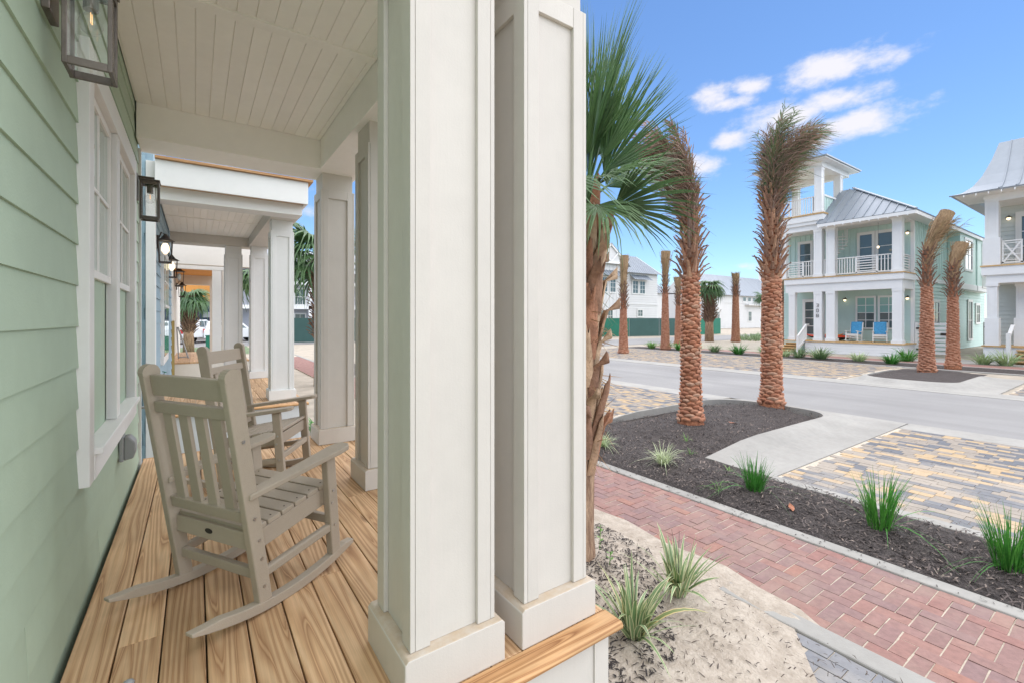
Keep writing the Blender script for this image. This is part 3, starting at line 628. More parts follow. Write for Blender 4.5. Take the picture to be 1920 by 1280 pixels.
tap((W + .02, 5.12, .48), 'hose tap with a round handle at the far corner of the green wall')
# ------------------------------------------------------------------ rocking chairs
def rocking_chair(label, mat='taupe_plastic', det=True):
    t = thing('rocking_chair', label, 'chair'); w = .534; hw = w / 2      # forward = +x, rear rocker tip at x = 0, centre line y = 0
    bv = .006
    for s in (-1, 1):
        y = s * hw
        n = 14; top = []; bot = []
        for i in range(n + 1):
            x = .865 * i / n; zz = .085 * ((x - .455) / .455) ** 2
            hgt = .044 if .12 < x < .80 else (.014 + .030 * max(0, min(1, x / .12)) if x <= .12 else .02 + .024 * max(0, (.865 - x) / .065))
            bot.append((x, zz)); top.append((x, zz + hgt))
        m = MB(); pr = bot + top[::-1]; k = len(pr); vs = [(p[0], y - .021, p[1]) for p in pr] + [(p[0], y + .021, p[1]) for p in pr]
        fs = []
        for i in range(n): fs += [(i, i + 1, k - 2 - i, k - 1 - i), (k + k - 1 - i, k + k - 2 - i, k + i + 1, k + i)]
        fs += [(i, i + k, (i + 1) % k + k, (i + 1) % k) for i in range(k)]
        m.add(vs, fs).build('rocker', mat, t, bevel=.004)
        MB().bar((.322, y, .045), (.165, y, 1.045), .040, .062, (1, 0, 0), .036, .075).build('back_post', mat, t, bevel=bv, seg=3)
        MB().tube([(.165, y - .019, 1.04), (.165, y + .019, 1.04)], .0375, 16).build('post_cap', mat, t)
        MB().bar((.742, y, .058), (.70, y, .575), .040, .060, (1, 0, 0)).build('front_leg', mat, t, bevel=bv)
        m = MB(); pr = [(.235, -.03), (.60, -.042), (.74, -.052), (.80, -.046), (.822, -.022), (.822, .022), (.80, .046), (.74, .052), (.60, .042), (.235, .03)]
        zf = lambda x: .515 + (x - .235) * .135
        k = len(pr); m.add([(p[0], y + p[1], zf(p[0])) for p in pr] + [(p[0], y + p[1], zf(p[0]) + .026) for p in pr], [tuple(reversed(range(k))), tuple(range(k, 2 * k))] + [(i, (i + 1) % k, (i + 1) % k + k, i + k) for i in range(k)])
        m.build('arm', mat, t, bevel=.005)
        MB().bar((.30, y - s * .034, .305), (.715, y - s * .034, .375), .026, .085).build('seat_rail', mat, t, bevel=.003)
        MB().bar((.325, y, .17), (.735, y, .215), .030, .042).build('side_stretcher', mat, t, bevel=.008)
        if det:
            for (bx, bz) in ((.21, .77), (.262, .43), (.285, .33), (.298, .245), (.31, .12), (.728, .22), (.716, .40), (.708, .34)):
                MB().tube([(bx, y + s * .0195, bz), (bx, y + s * .0225, bz)], .0075, 8).build('bolt', 'steel', t)
    iw = hw - .019
    def cross(x, z, h, d, nm, tilt=.155, yy=iw):
        up = Vector((-tilt, 0, 1)).normalized(); return MB().bar((x, -yy, z), (x, yy, z), d, h, up).build(nm, mat, t, bevel=.004)
    bx = lambda z: .322 - (z - .045) * .157
    cross(bx(.985), .985, .095, .026, 'top_rail'); cross(bx(.885), .885, .052, .030, 'upper_back_rail'); cross(bx(.43), .43, .05, .030, 'lower_back_rail')
    for k in range(4):
        y = -.148 + k * .109
        MB().bar((bx(.45) + .003, y, .452), (bx(.87) + .003, y, .862), .060, .018, (1, 0, 0)).build('back_slat', mat, t, bevel=.003)
    for k in range(6):
        a = .285 + k * .0745; z0 = .352 + (a - .285) * .168
        MB().bar((a + .036, -hw + .018 if k else -iw, z0 + .012), (a + .036, hw - .018 if k else iw, z0 + .012), .068, .022, (-.165, 0, 1)).build('seat_slat', mat, t, bevel=.004)
        if det:
            for s in (-1, 1): MB().tube([(a + .036, s * (hw - .045), z0 + .0225), (a + .036, s * (hw - .045), z0 + .0245)], .004, 6).build('screw', 'black_metal', t)
    cross(.285, .315, .075, .024, 'rear_apron', .0); cross(.708, .365, .085, .024, 'front_apron', .0)
    cross(.31, .165, .042, .030, 'rear_stretcher', .0); cross(.735, .24, .042, .028, 'front_stretcher', .0)
    if det:
        e = MB(); n = 14; e.add([(.2725, .026 * math.cos(2 * PI * i / n) + .02, .318 + .012 * math.sin(2 * PI * i / n)) for i in range(n)], [tuple(range(n))]); e.build('badge', 'black_metal', t)
    return t
ch1 = rocking_chair('taupe slatted rocking chair nearest on the porch, seen from behind')
ch1.location = (-.163, 2.279, 0); ch1.rotation_euler = (0, 0, math.radians(32)); ch1.scale = (.955, 1, .976)
ch2 = copy_tree(ch1); ch2['label'] = 'taupe slatted rocking chair farther along the porch, half hidden by the nearer one'
ch1['group'] = ch2['group'] = 'rocking chairs on the porch'
ch2.location = (.035, 4.32, 0); ch2.rotation_euler = (0, 0, math.radians(-29))
# a pebble tracked onto the deck
pb = MB(); pb.tube([(.0, 0, .0), (0, .0, .006), (0, 0, .014), (0, 0, .018)], [.014, .02, .014, .004], 7)
for (px, py, lb, mt) in ((-.19, 2.03, 'small grey pebble on the deck boards before the rocking chair', 'grey_plastic'), (.33, 2.62, 'tiny pale chip on the deck boards beside the rocker', 'concrete')):
    o = pb.build('pebble', mt, smooth=True); o.location = (px, py, 0); o.scale = (1, .8, 1) if py < 2.2 else (.5, .4, .5); tag(o, lb, 'pebble')
# ------------------------------------------------------------------ palms
def scale_mesh(w, h, d, name='leaf_base'):        # one old leaf base: a rounded boss, cut face looking up and out (+x out, y across, z up)
    vs = [(d * 1.0, 0, h * .12)]; n = 8; fs = []
    for r, out in ((.55, .86), (1.0, 0.0)):
        for k in range(n):
            a = 2 * PI * k / n; c, s = math.cos(a), math.sin(a)
            up = .75 if s > 0 else 1.0
            vs.append((d * out + (.25 * d * s if out else -.012), w / 2 * r * c * (1 - .12 * max(0, s)), h / 2 * r * s * up + h * .06))
    for k in range(n):
        fs.append((0, 1 + k, 1 + (k + 1) % n)); fs.append((1 + k, 1 + n + k, 1 + n + (k + 1) % n, 1 + (k + 1) % n))
    me = MB().add(vs, fs).mesh(name, smooth=True); me.materials.append(MAT['leaf_base']); return me
def stub_mesh(l, w, mat, name='frond_stub', curl=.25):        # sawn-off stalk: broad clasping foot narrowing to a cut end; +x out, z up
    pts = [(0, 0, 0, w), (.03 + .05 * l, 0, l * .3, w * .74), (.05 + .16 * l, 0, l * .65, w * .5), (.06 + (.20 + curl) * l, 0, l, w * .42)]
    mb = MB(); vs = []; fs = []
    for x, y, z, ww in pts: vs += [(x, -ww / 2, z), (x - .012, 0, z - .0), (x, ww / 2, z), (x + .03 * (ww / w + .3), 0, z - .01)]
    for i in range(len(pts) - 1):
        for k in range(4): fs.append((i * 4 + k, i * 4 + (k + 1) % 4, (i + 1) * 4 + (k + 1) % 4, (i + 1) * 4 + k))
    e = (len(pts) - 1) * 4; fs.append((e, e + 1, e + 2, e + 3))
    me = MB().add(vs, fs).mesh(name); me.materials.append(MAT[mat]); return me
SC = [scale_mesh(.235, .125, .046), scale_mesh(.215, .135, .052), scale_mesh(.25, .115, .042)]
ST = [stub_mesh(.26, .15, 'frond_stub'), stub_mesh(.34, .13, 'frond_stub', curl=.4), stub_mesh(.42, .12, 'frond_stub', curl=.1), stub_mesh(.22, .16, 'frond_stub', curl=.5)]
def frond(length, lean, curve, leaf, nl, tight, rough_, seed, drp=0.0):   # feather leaf along a bent midrib, base at the origin; lean = (x, y) drift of the tip
    rnd = random.Random(seed); mb = MB(); P = []
    for i in range(11):
        t = i / 10; P.append(Vector((lean[0] * t ** curve, lean[1] * t ** curve, length * (t - drp * t ** 3.5 - .10 * t * t * (abs(lean[0]) + abs(lean[1]))))))
    mb.tube(P, [.016 * (1 - .8 * i / 10) for i in range(11)], 4)
    for k in range(nl):
        t = .12 + .88 * (k + rnd.random()) / nl; i = min(9, int(t * 10)); f = t * 10 - i; p = P[i].lerp(P[i + 1], f); d = (P[i + 1] - P[i]).normalized()
        side = d.cross(Vector((math.cos(k * 2.4), math.sin(k * 2.4), .1))).normalized()
        l = leaf * (.55 + .45 * math.sin(PI * min(1, t * 1.05))) * rnd.uniform(.7, 1.15)
        dirv = (d * tight + side * (1 - tight) + Vector((rnd.gauss(0, rough_), rnd.gauss(0, rough_), rnd.gauss(0, rough_)))).normalized()
        droop = Vector((lean[0] * .5, lean[1] * .5, -.15 - .5 * rnd.random())) * l
        wv = dirv.cross(side.cross(d)).normalized() * .008
        if wv.length < .001: wv = Vector((.01, 0, 0))
        m = p + dirv * l * .5 + droop * .25; e = p + dirv * l + droop
        mb.add([p - wv * .5, p + wv * .5, m + wv, m - wv, e], [(0, 1, 2, 3), (3, 2, 4)])
    return mb
two('tied_fronds', S(142, 116, 86), S(184, 154, 118), 7, bump=1, bscale=30, bd=.04, stretch=(5, 5, .5), lo=.35, hi=.65)
def date_palm(label, loc, th, ztop_stub, ztop, r0, r1, lean, seed, single=True, tied=.9, nf=26, spread=.3, green=5, tan=False, group='date palms with tied-up crowns', leaf=.45, leanc=1.7):
    rnd = random.Random(seed); t = thing('date_palm', label, 'palm', loc, 0, group); x, y, z = loc
    hts = [0, .06, .25, th * .35, th * .6, th, ztop_stub - z]; 
    rad = lambda h: (r0 + .07 * math.exp(-h / .14) if True else r0) + (r1 - r0) * min(1, h / th)
    trunk = MB().tube([(x, y, z - .12)] + [(x, y, z + h) for h in hts], [rad(0)] + [rad(h) - .012 for h in hts[:-1]] + [r1 * .8], 14).build('trunk', 'trunk_fibre', t, smooth=True)
    joined = MB(); n_single = 0; nb = int(th / .0098)
    for q in range(nb):                                 # leaf scars in a spiral, as they grow
        h = .04 + q * (th - .04) / nb
        a = q * 2.39996 + rnd.gauss(0, .05); r = rad(h) - .004; me = SC[rnd.randrange(3)]; s = rnd.uniform(.86, 1.12) * (rad(h) / .235)
        M = Matrix.Translation((x + math.cos(a) * r, y + math.sin(a) * r, z + h + rnd.gauss(0, .006))) @ Matrix.Rotation(a, 4, 'Z') @ Matrix.Rotation(-.12 + rnd.gauss(0, .08), 4, 'Y') @ Matrix.Scale(s, 4)
        face = (math.cos(a) * x + math.sin(a) * y) < .25 * math.hypot(x, y)       # the side turned to the porch
        if single and face and n_single < 260:
            o = put(me, 'leaf_base', None, trunk); o.matrix_local = Matrix.Translation((-x, -y, -z)) @ M; n_single += 1
        else: joined.add([M @ v.co for v in me.vertices], [tuple(p.vertices) for p in me.polygons])
    j = joined.build('leaf_bases', 'leaf_base_mass', trunk, smooth=True, kind='stuff')
    cr = part('crown', t); stubs = MB(); h1 = ztop_stub - z
    q = 0; h = th - .06
    while h < h1:
        n = 7
        for k in range(n):
            a = 2 * PI * (k + .5 * (q % 2)) / n + rnd.gauss(0, .1); fr = (h - th) / max(.1, h1 - th); r = r1 * (1.0 - .25 * fr); me = ST[rnd.randrange(4)]; s = rnd.uniform(.7, 1.1) * (.85 + .5 * (r1 / .19 - 1))
            M = Matrix.Translation((x + math.cos(a) * r, y + math.sin(a) * r, z + h)) @ Matrix.Rotation(a, 4, 'Z') @ Matrix.Rotation(rnd.uniform(-.05, .22) * (1 - .5 * fr), 4, 'Y') @ Matrix.Scale(s, 4)
            if single:
                o = put(me, 'frond_stub', None, cr); o.matrix_local = Matrix.Translation((-x, -y, -z)) @ M
            else: stubs.add([M @ v.co for v in me.vertices], [tuple(p.vertices) for p in me.polygons])
        h += .085 if single else .12; q += 1
    if not single: stubs.build('frond_stubs', 'frond_stub_mass', cr, kind='stuff')
    L = ztop - ztop_stub
    if not single: MB().tube([(x + lean[0] * t_ ** leanc * .9, y + lean[1] * t_ ** leanc * .9, ztop_stub - .5 + (L + .42) * t_) for t_ in (0, .25, .5, .75, 1)], [r1 * 1.0, r1 * 1.0, r1 * 1.05, r1 * 1.15 + spread * .18, r1 * .9 + spread * .4], 10).build('bundle', 'tied_fronds', cr)
    for k in range(nf):
        a = 2 * PI * k / nf + rnd.gauss(0, .2); rr = rnd.uniform(.3, 1) * r1; zz = ztop_stub - rnd.uniform(.1, .75) * min(1.0, h1 - th + .3)
        lx = lean[0] * rnd.uniform(.55, 1.15) + math.cos(a) * spread * rnd.uniform(.2, 1); ly = lean[1] * rnd.uniform(.55, 1.15) + math.sin(a) * spread * rnd.uniform(.2, 1)
        g = (k * 7) % nf < green
        if g: lx, ly = lx * 1.25 + .05, ly * 1.25
        mb = frond((ztop - zz) * rnd.uniform(.82, 1.0) if not g else (ztop - zz) * rnd.uniform(.95, 1.04), (lx, ly), leanc, leaf * rnd.uniform(.8, 1.15), 90 if single else 30, tied * rnd.uniform(.85, 1.02), .14, seed * 100 + k, rnd.uniform(.0, .22) if single else 0.0)
        o = mb.build('frond', 'date_green' if g else ('date_tan' if tan else 'date_brown'), cr)
        M = Matrix.Translation((math.cos(a) * rr, math.sin(a) * rr, zz - z)); o.data.transform(M @ Matrix.Translation((x, y, z)))
    if single:                                          # loose dry strands about the crown foot
        st_ = MB()
        for k in range(260):
            a = rnd.uniform(0, 2 * PI); zz = rnd.uniform(z + th, ztop_stub + .5 * L); f_ = max(0, (zz - ztop_stub) / L); p = Vector((x + math.cos(a) * r1 * 1.05 + lean[0] * f_ ** 2, y + math.sin(a) * r1 * 1.05 + lean[1] * f_ ** 2, zz))
            d = Vector((math.cos(a) * rnd.uniform(.2, 1), math.sin(a) * rnd.uniform(.2, 1), rnd.uniform(-.5, 1.3))).normalized(); l = rnd.uniform(.1, .34); w_ = Vector((-math.sin(a), math.cos(a), 0)) * .006
            st_.add([p - w_, p + w_, p + d * l * .6 + w_ * .7, p + d * l * .6 - w_ * .7, p + d * l + Vector((0, 0, -.2 * l))], [(0, 1, 2, 3), (3, 2, 4)])
        st_.build('dry_strands', 'date_brown', cr, kind='stuff')
    return t
two('leaf_base_mass', S(158, 106, 80), S(186, 138, 112), 9, bump=.8, bscale=50, bd=.01)
two('frond_stub_mass', S(104, 82, 70), S(142, 110, 88), 9, bump=.8, bscale=50, bd=.01)
date_palm('tall date palm with brown bent crown in the near island, nearer of its pair', (7.20, 4.83, h_bed(7.2, 4.83)), 2.62, 3.3, 4.95, .168, .142, (-.62, .44), 3, spread=.40, green=6, nf=40, tied=.74)
date_palm('tall date palm at the road end of the near island, its green-centred crown blown right', (10.06, 4.82, h_bed(10.0, 4.82)), 2.75, 3.85, 5.68, .188, .165, (.34, -.22), 5, spread=.46, green=18, nf=46, leaf=.6, tied=.70, leanc=2.1)
date_palm('date palm bent right in the far island, larger of two beside the mint house', (20.5, 4.72, h_far(20.5, 4.7)), 2.95, 3.6, 4.95, .20, .145, (.62, -.45), 8, False, .95, 30, .22, 3, True)
date_palm('shorter date palm with a dry tied crown in front of the white gate', (24.1, 4.78, G + .1), 2.75, 3.3, 4.25, .19, .15, (.3, -.22), 9, False, .96, 26, .2, 0, True)
date_palm('tied date palm in front of the white gabled house', (20.1, 17.8, G), 2.55, 3.2, 4.95, .24, .17, (.05, -.05), 12, False, .985, 26, .17, 0, True)
date_palm('tied date palm with a flared top left of the big brown-crowned palm', (24.7, 18.4, G), 3.6, 4.0, 5.65, .25, .17, (.06, 0), 13, False, .985, 26, .36, 0, True)
date_palm('tied date palm half hidden behind the nearer island palm', (30.6, 21.6, G), 3.0, 3.6, 4.55, .26, .18, (-.1, 0), 14, False, .985, 22, .2, 0, True)
date_palm('slim tied date palm in front of the white house with the long roof', (38.4, 21.4, G), 3.9, 4.7, 5.25, .3, .22, (-.05, 0), 15, False, .985, 24, .2, 0, True)
date_palm('date palm trunk showing through the open porch end of the mint house', (37.2, 16.9, G), 3.2, 3.8, 5.0, .28, .2, (0, 0), 16, False, .98, 18, .2, 0, True)
# fan palms
def fan(R, nseg, span, droop, seed, cup=.25):       # costapalmate blade, hub at the origin, middle segment along +x, face up +z
    rnd = random.Random(seed); mb = MB()
    for k in range(nseg):
        t = (k + .5) / nseg * 2 - 1; a = t * span; L = R * (1 - .30 * abs(t) ** 2.2) * rnd.uniform(.93, 1.04)
        ax = Vector((math.cos(a), math.sin(a), cup * abs(t) * .6 + rnd.gauss(0, .04))).normalized(); sd = Vector((-math.sin(a), math.cos(a), 0))
        hw = R * span / nseg * .55; pts = []
        dr = droop * rnd.uniform(.6, 1.5); tw = rnd.gauss(0, .06)
        for q, (s, ww) in enumerate(((0.03, .10), (.30, .95), (.55, .72), (.78, .38), (1.0, .02))):
            p = ax * L * s + Vector((0, 0, -1)) * dr * L * max(0, s - .42) ** 2 * 2.2 + sd * tw * s * s * L
            w = sd * hw * ww * (min(1, s / .30) if s < .3 else 1); lift = Vector((0, 0, hw * .55 * ww))
            pts.append((p - w, p + lift, p + w))
        vs = [c for p in pts for c in p]; fs = []
        for q in range(4): b = q * 3; fs += [(b, b + 1, b + 4, b + 3), (b + 1, b + 2, b + 5, b + 4)]
        mb.add(vs, fs)
    return mb
def place_frond(root, base, az, el, pet, R, seed, roll=0, droop=.5, nseg=30, span=2.2, mat='sabal_leaf', bend=.25, tilt=0.0):
    d = Vector((math.cos(az) * math.cos(el), math.sin(az) * math.cos(el), math.sin(el))); base = Vector(base)
    p1 = base + d * pet * .5 + Vector((0, 0, .02)); e = base + d * pet - Vector((0, 0, bend * pet * .25))
    d2 = (e - p1).normalized()
    up = Vector((0, 0, 1)) - d2 * d2.z; up = up.normalized() if up.length > .05 else Vector((-math.cos(az), -math.sin(az), 0))
    up = Matrix.Rotation(roll, 3, d2) @ up; sd = up.cross(d2)
    d3 = (d2 * math.cos(tilt) - up * math.sin(tilt)); up3 = d3.cross(sd)*1
    M = Matrix(((d3.x, sd.x, up3.x, e.x), (d3.y, sd.y, up3.y, e.y), (d3.z, sd.z, up3.z, e.z), (0, 0, 0, 1)))
    fr = MB().tube([base, p1, e, e + d3 * R * .25], [.017, .012, .010, .003], 5).build('frond', mat, root)
    f = fan(R, nseg, span, droop, seed); f.v = [tuple(M @ Vector(v)) for v in f.v]; f.build('fan_blade', mat, fr)
    return fr
def fan_palm(label, loc, h, r, nf, pet, R, seed, group=None, boots=True, upright=.5, nseg=22):
    rnd = random.Random(seed); x, y, z = loc; t = thing('fan_palm', label, 'palm', loc, 0, group)
    MB().tube([(x, y, z - .1), (x, y, z + h * .4), (x, y, z + h)], [r * 1.2, r, r * .9], 10).build('trunk', 'palm_bark', t, smooth=True)
    if boots:
        b = MB()
        for k in range(int(h / .09) * 5):
            a = k * 2.4; zz = z + h * (.35 + .65 * (k / (int(h / .09) * 5))); me = ST[k % 4]
            M = Matrix.Translation((x + math.cos(a) * r * .85, y + math.sin(a) * r * .85, zz)) @ Matrix.Rotation(a, 4, 'Z') @ Matrix.Rotation(.15, 4, 'Y') @ Matrix.Scale(r / .2, 4)
            b.add([M @ v.co for v in me.vertices], [tuple(p.vertices) for p in me.polygons])
        b.build('boots', 'frond_stub_mass', t, kind='stuff')
    cr = part('crown', t)
    for k in range(nf):
        az = 2 * PI * k / nf + rnd.gauss(0, .3); el = rnd.uniform(-.45, 1.2)
        place_frond(cr, (x, y, z + h), az, el, pet * rnd.uniform(.7, 1.1), R * rnd.uniform(.8, 1.1), seed * 50 + k, droop=rnd.uniform(.5, 1.2), nseg=nseg, bend=.6)
    return t
# the cabbage palm right behind the corner column
sx, sy = 2.52, 2.72; sz = h_sand(sx, sy)
sp = thing('fan_palm', 'big fan palm with shaggy boots and green fronds right behind the corner column', 'palm', (sx, sy, sz))
axis_ = lambda h: (sx + .02 * h, sy - .01 * h, sz + h)
MB().tube([axis_(h) for h in (-.1, .02, .2, .6, 1.0, 1.5, 2.0, 2.75)], [.165, .15, .132, .128, .135, .14, .13, .10], 16).build('trunk', 'palm_bark', sp, smooth=True)
def boot_mesh(l, w, out, seed):                       # clasping boot: curved husk hugging the trunk, ragged split end
    r_ = random.Random(seed); vs = []; fs = []; rowsz = ((0, 1.0, 0), (.3, .95, .012), (.6, .78, .026), (.82, .55, .045), (1, .42, .045 + out)); nc = 5
    for off_ in (0, -.012):
        for q, (s, ww, o_) in enumerate(rowsz):
            for k in range(nc):
                v = k / (nc - 1) * 2 - 1; zz = s * l + (r_.uniform(-.05, .07) if q == 4 else 0); vs.append((o_ + off_ + .03 * (1 - v * v) * (1 - .4 * s), v * w / 2 * ww, zz))
    m_ = len(rowsz) * nc
    for q in range(4):
        for k in range(nc - 1): a = q * nc + k; fs += [(a, a + 1, a + nc + 1, a + nc), (m_ + a + nc, m_ + a + nc + 1, m_ + a + 1, m_ + a)]
        fs += [(q * nc, q * nc + nc, m_ + q * nc + nc, m_ + q * nc), (q * nc + nc - 1, m_ + q * nc + nc - 1, m_ + q * nc + 2 * nc - 1, q * nc + 2 * nc - 1)]
    for k in range(nc - 1): a = 4 * nc + k; fs.append((a, a + 1, m_ + a + 1, m_ + a))
    me = MB().add(vs, fs).mesh('boot', smooth=True); me.materials.append(MAT['sabal_boot']); return me
bt = [boot_mesh(.42, .15, .02, 1), boot_mesh(.34, .18, .05, 2), boot_mesh(.5, .13, .0, 3), boot_mesh(.38, .16, .09, 4)]
rs = random.Random(4)
for k in range(72):
    h = .62 + 1.92 * k / 72; a = k * 2.39996 + rs.gauss(0, .12); r = .115; p = axis_(h)
    o = put(bt[k % 4], 'boot', None, sp)
    o.matrix_local = Matrix.Translation((-sx, -sy, -sz)) @ Matrix.Translation((p[0] + math.cos(a) * r, p[1] + math.sin(a) * r, p[2])) @ Matrix.Rotation(a, 4, 'Z') @ Matrix.Rotation(rs.uniform(-.04, .16), 4, 'Y') @ Matrix.Scale(rs.uniform(.85, 1.15), 4)
crown = part('crown', sp)
R_ = Vector((math.cos(YAW), -math.sin(YAW), 0)); F_ = Vector((math.sin(YAW), math.cos(YAW), 0))      # street-wise right and away, used only to aim the fronds
def aim(r, f, u): v = R_ * r + F_ * f + Vector((0, 0, u)); v.normalize(); return math.atan2(v.y, v.x), math.asin(v.z)
fl = [  # right, away, up, stalk, blade, roll, droop, bend, tilt, half opening angle
    (.04, .1, 1.0, .78, 1.05, 1.4, .05, 0, 0, .5), (.15, -.1, 1.0, .66, 1.05, 1.0, .06, 0, .05, .55), (-.2, .1, 1.0, .7, 1.05, .6, .08, 0, 0, .7), (.24, .1, 1.0, .60, 1.0, -1.2, .06, .05, .05, .5), (-.45, -.1, 1.0, .6, 1.0, .4, .15, .05, 0, 1.2), (.08, -.35, 1.0, .45, .95, 1.3, .10, .05, .1, .7), (.20, .25, 1.0, .48, .95, .7, .08, 0, 0, .7), (.0, -.2, 1.0, .42, .95, -.8, .08, 0, .1, .8), (.33, -.15, 1.0, .42, .92, 1.5, .10, .05, .05, .55), (-.1, .3, 1.0, .5, .95, 1.2, .08, 0, 0, .8), (.12, .0, 1.0, .30, .9, .2, .08, 0, .1, .8),
    (.50, -.1, 1.0, .36, .85, -1.1, .18, .1, .1, .7), (.66, .2, .8, .30, .78, 1.0, .3, .2, .2, .9), (.80, -.2, .5, .28, .72, -.9, .42, .3, .25, 1.0), (.42, -.6, .9, .26, .66, .5, .3, .25, .5, 1.2), (.25, -.9, .45, .26, .52, .1, .5, .3, .7, 1.7),
    (-.8, .0, .6, .5, .9, .2, .4, .2, .2, 1.8), (-.7, -.6, .3, .5, .9, .1, .6, .4, .3, 1.9), (-.1, .9, .6, .4, .8, 0, .5, .3, .2, 1.7), (-.6, .6, -.1, .45, .8, 0, .9, .5, .5, 1.8)]
for k, (r, f, u, pet, R, roll, dr, bd, tl, sp_) in enumerate(fl):
    az, el = aim(r, f, u); b = axis_(2.66 + .10 * (u > .6))
    place_frond(crown, b, az, el, pet, R, 300 + k, roll, dr, 38, sp_, 'sabal_leaf', bd, tl)
rag = MB()
for k in range(150):                                    # dry fibres and split boot ends hanging on the trunk
    h = rs.uniform(.7, 2.2); a = rs.uniform(0, 2 * PI); p = Vector(axis_(h)) + Vector((math.cos(a), math.sin(a), 0)) * .16; d = Vector((math.cos(a) * .5, math.sin(a) * .5, rs.uniform(-1, 1.2))).normalized(); l = rs.uniform(.08, .28)
    rag.add([p, p + Vector((0, 0, .008)), p + d * l * .5 + Vector((.004, .004, .004)), p + d * l], [(0, 1, 2), (0, 2, 3)])
rag.build('dry_fibres', 'date_tan', sp, kind='stuff')
# fan palms farther along the street
fan_palm('fan palm beyond the porch, its fronds showing beside the far column', (3.05, 14.4, G), 3.7, .16, 20, .8, 1.0, 21, 'fan palms along the walk', nseg=26)
fan_palm('fan palm seen between the columns of the next porch', (2.25, 19.0, G), 3.6, .16, 16, .7, .9, 22, 'fan palms along the walk', nseg=20)
fan_palm('fan palm standing beyond the farthest porch before the parked cars', (-.35, 33.5, G), 3.1, .26, 22, .6, 1.05, 23, nseg=20)
fan_palm('windblown fan palm on the corner left of the long white house', (37.0, 23.0, G), 4.6, .32, 16, .7, 1.15, 24, nseg=18)
fan_palm('small fan palm under the long white house, left one', (70.5, 35.0, G), 5.3, .3, 12, .6, 1.3, 25, 'small palms by the long white house', False, nseg=16)
fan_palm('small fan palm under the long white house, right one', (73.0, 33.5, G), 5.0, .3, 12, .6, 1.3, 26, 'small palms by the long white house', False, nseg=16)
# ------------------------------------------------------------------ clumps of strap leaves
def blade(base, az, lean, L, w, droop, uv=False, nq=7, twist=0.0):
    d = Vector((math.cos(az), math.sin(az), 0)); sd = Vector((-math.sin(az), math.cos(az), 0)); vs = []; uvs = []; fs = []
    for q in range(nq + 1):
        s = q / nq; ww = w * (1 - s ** 2.6) * (.55 + .45 * min(1, s * 3)) + .0005
        out = lean * s + droop * s ** 2.4 * .55; hgt = s * math.sqrt(max(.05, 1 - lean * lean)) - droop * s ** 3 * .62
        p = Vector(base) + d * out * L + Vector((0, 0, hgt * L)); s2 = sd * math.cos(twist * s) + Vector((0, 0, 1)) * math.sin(twist * s)
        vs += [p - s2 * ww / 2, p + d * -.22 * ww, p + s2 * ww / 2]; uvs += [(0, s), (.5, s), (1, s)]
    for q in range(nq): b = q * 3; fs += [(b, b + 1, b + 4, b + 3), (b + 1, b + 2, b + 5, b + 4)]
    m = MB().add(vs, fs); m.uv = uvs if uv else None; return m
def lily(label, loc, n, L, seed):
    rnd = random.Random(seed); t = thing('flax_lily', label, 'plant', loc, 0, 'striped flax lilies by the porch'); x, y, z = loc
    for k in range(n):
        a = rnd.uniform(0, 2 * PI); r = rnd.uniform(0, .05); ln = rnd.uniform(.12, .72)
        m = blade((x + math.cos(a) * r, y + math.sin(a) * r, z - .01), a + rnd.gauss(0, .25), ln, L * rnd.uniform(.55, 1.1), rnd.uniform(.024, .040), rnd.uniform(.05, .75) * (.4 + ln), True, 8, rnd.gauss(0, .5))
        m.build('leaf', 'lily_leaf', t, smooth=True)
    for k in range(2):
        a = rnd.uniform(0, 6); MB().tube([(x, y, z), (x + .05 * math.cos(a), y + .05 * math.sin(a), z + L * .7), (x + .1 * math.cos(a), y + .1 * math.sin(a), z + L * 1.05)], [.003, .002, .001], 5).build('flower_stem', 'twig', t)
    return t
lily('striped flax lily in the sand against the corner of the porch', (2.12, 1.80, h_sand(2.12, 1.8)), 52, .48, 31)
lily('striped flax lily in the sand beside the brick walk', (2.72, 1.92, h_sand(2.72, 1.92)), 50, .45, 35)
def tuft(name, label, cat, loc, n, L, w, mat, seed, group=None, lean=(.05, .45), droop=(.05, .5), spread=.07, stray=0, mat2=None):
    rnd = random.Random(seed); t = thing(name, label, cat, loc, 0, group); x, y, z = loc
    for which, mt in enumerate((mat, mat2 or mat)):
        mb = MB()
        for k in range(n // 2):
            a = rnd.uniform(0, 2 * PI); r = spread * math.sqrt(rnd.random()); ln = rnd.uniform(*lean); st = k < stray
            b = blade((x + math.cos(a) * r, y + math.sin(a) * r, z - .01), a + rnd.gauss(0, .4), .75 if st else ln, L * rnd.uniform(.5, 1.1), w * rnd.uniform(.7, 1.2), 1.1 if st else rnd.uniform(*droop), False, 6, rnd.gauss(0, .4)); mb.add(b.v, b.f)
        mb.build('blades', mt, t, smooth=True, kind='stuff')
    return t
gl_ = 'green grass clumps in the mulch strip'
for i, (x, y, L, s, lb) in enumerate(((5.06, 2.60, .42, 41, 'bright green grass clump in the mulch beside the concrete apron, smallest of three'), (5.11, 1.50, .58, 42, 'tall bright green grass clump in the middle of the mulch strip'), (5.12, .70, .55, 43, 'bright green grass clump in the mulch cut by the right edge'))):
    tuft('grass_clump', lb, 'grass clump', (x, y, h_bed(x, y)), 130, L, .010, 'blade_green', s, gl_, (.02, .34), (.0, .35), .085, 5, 'blade_green')
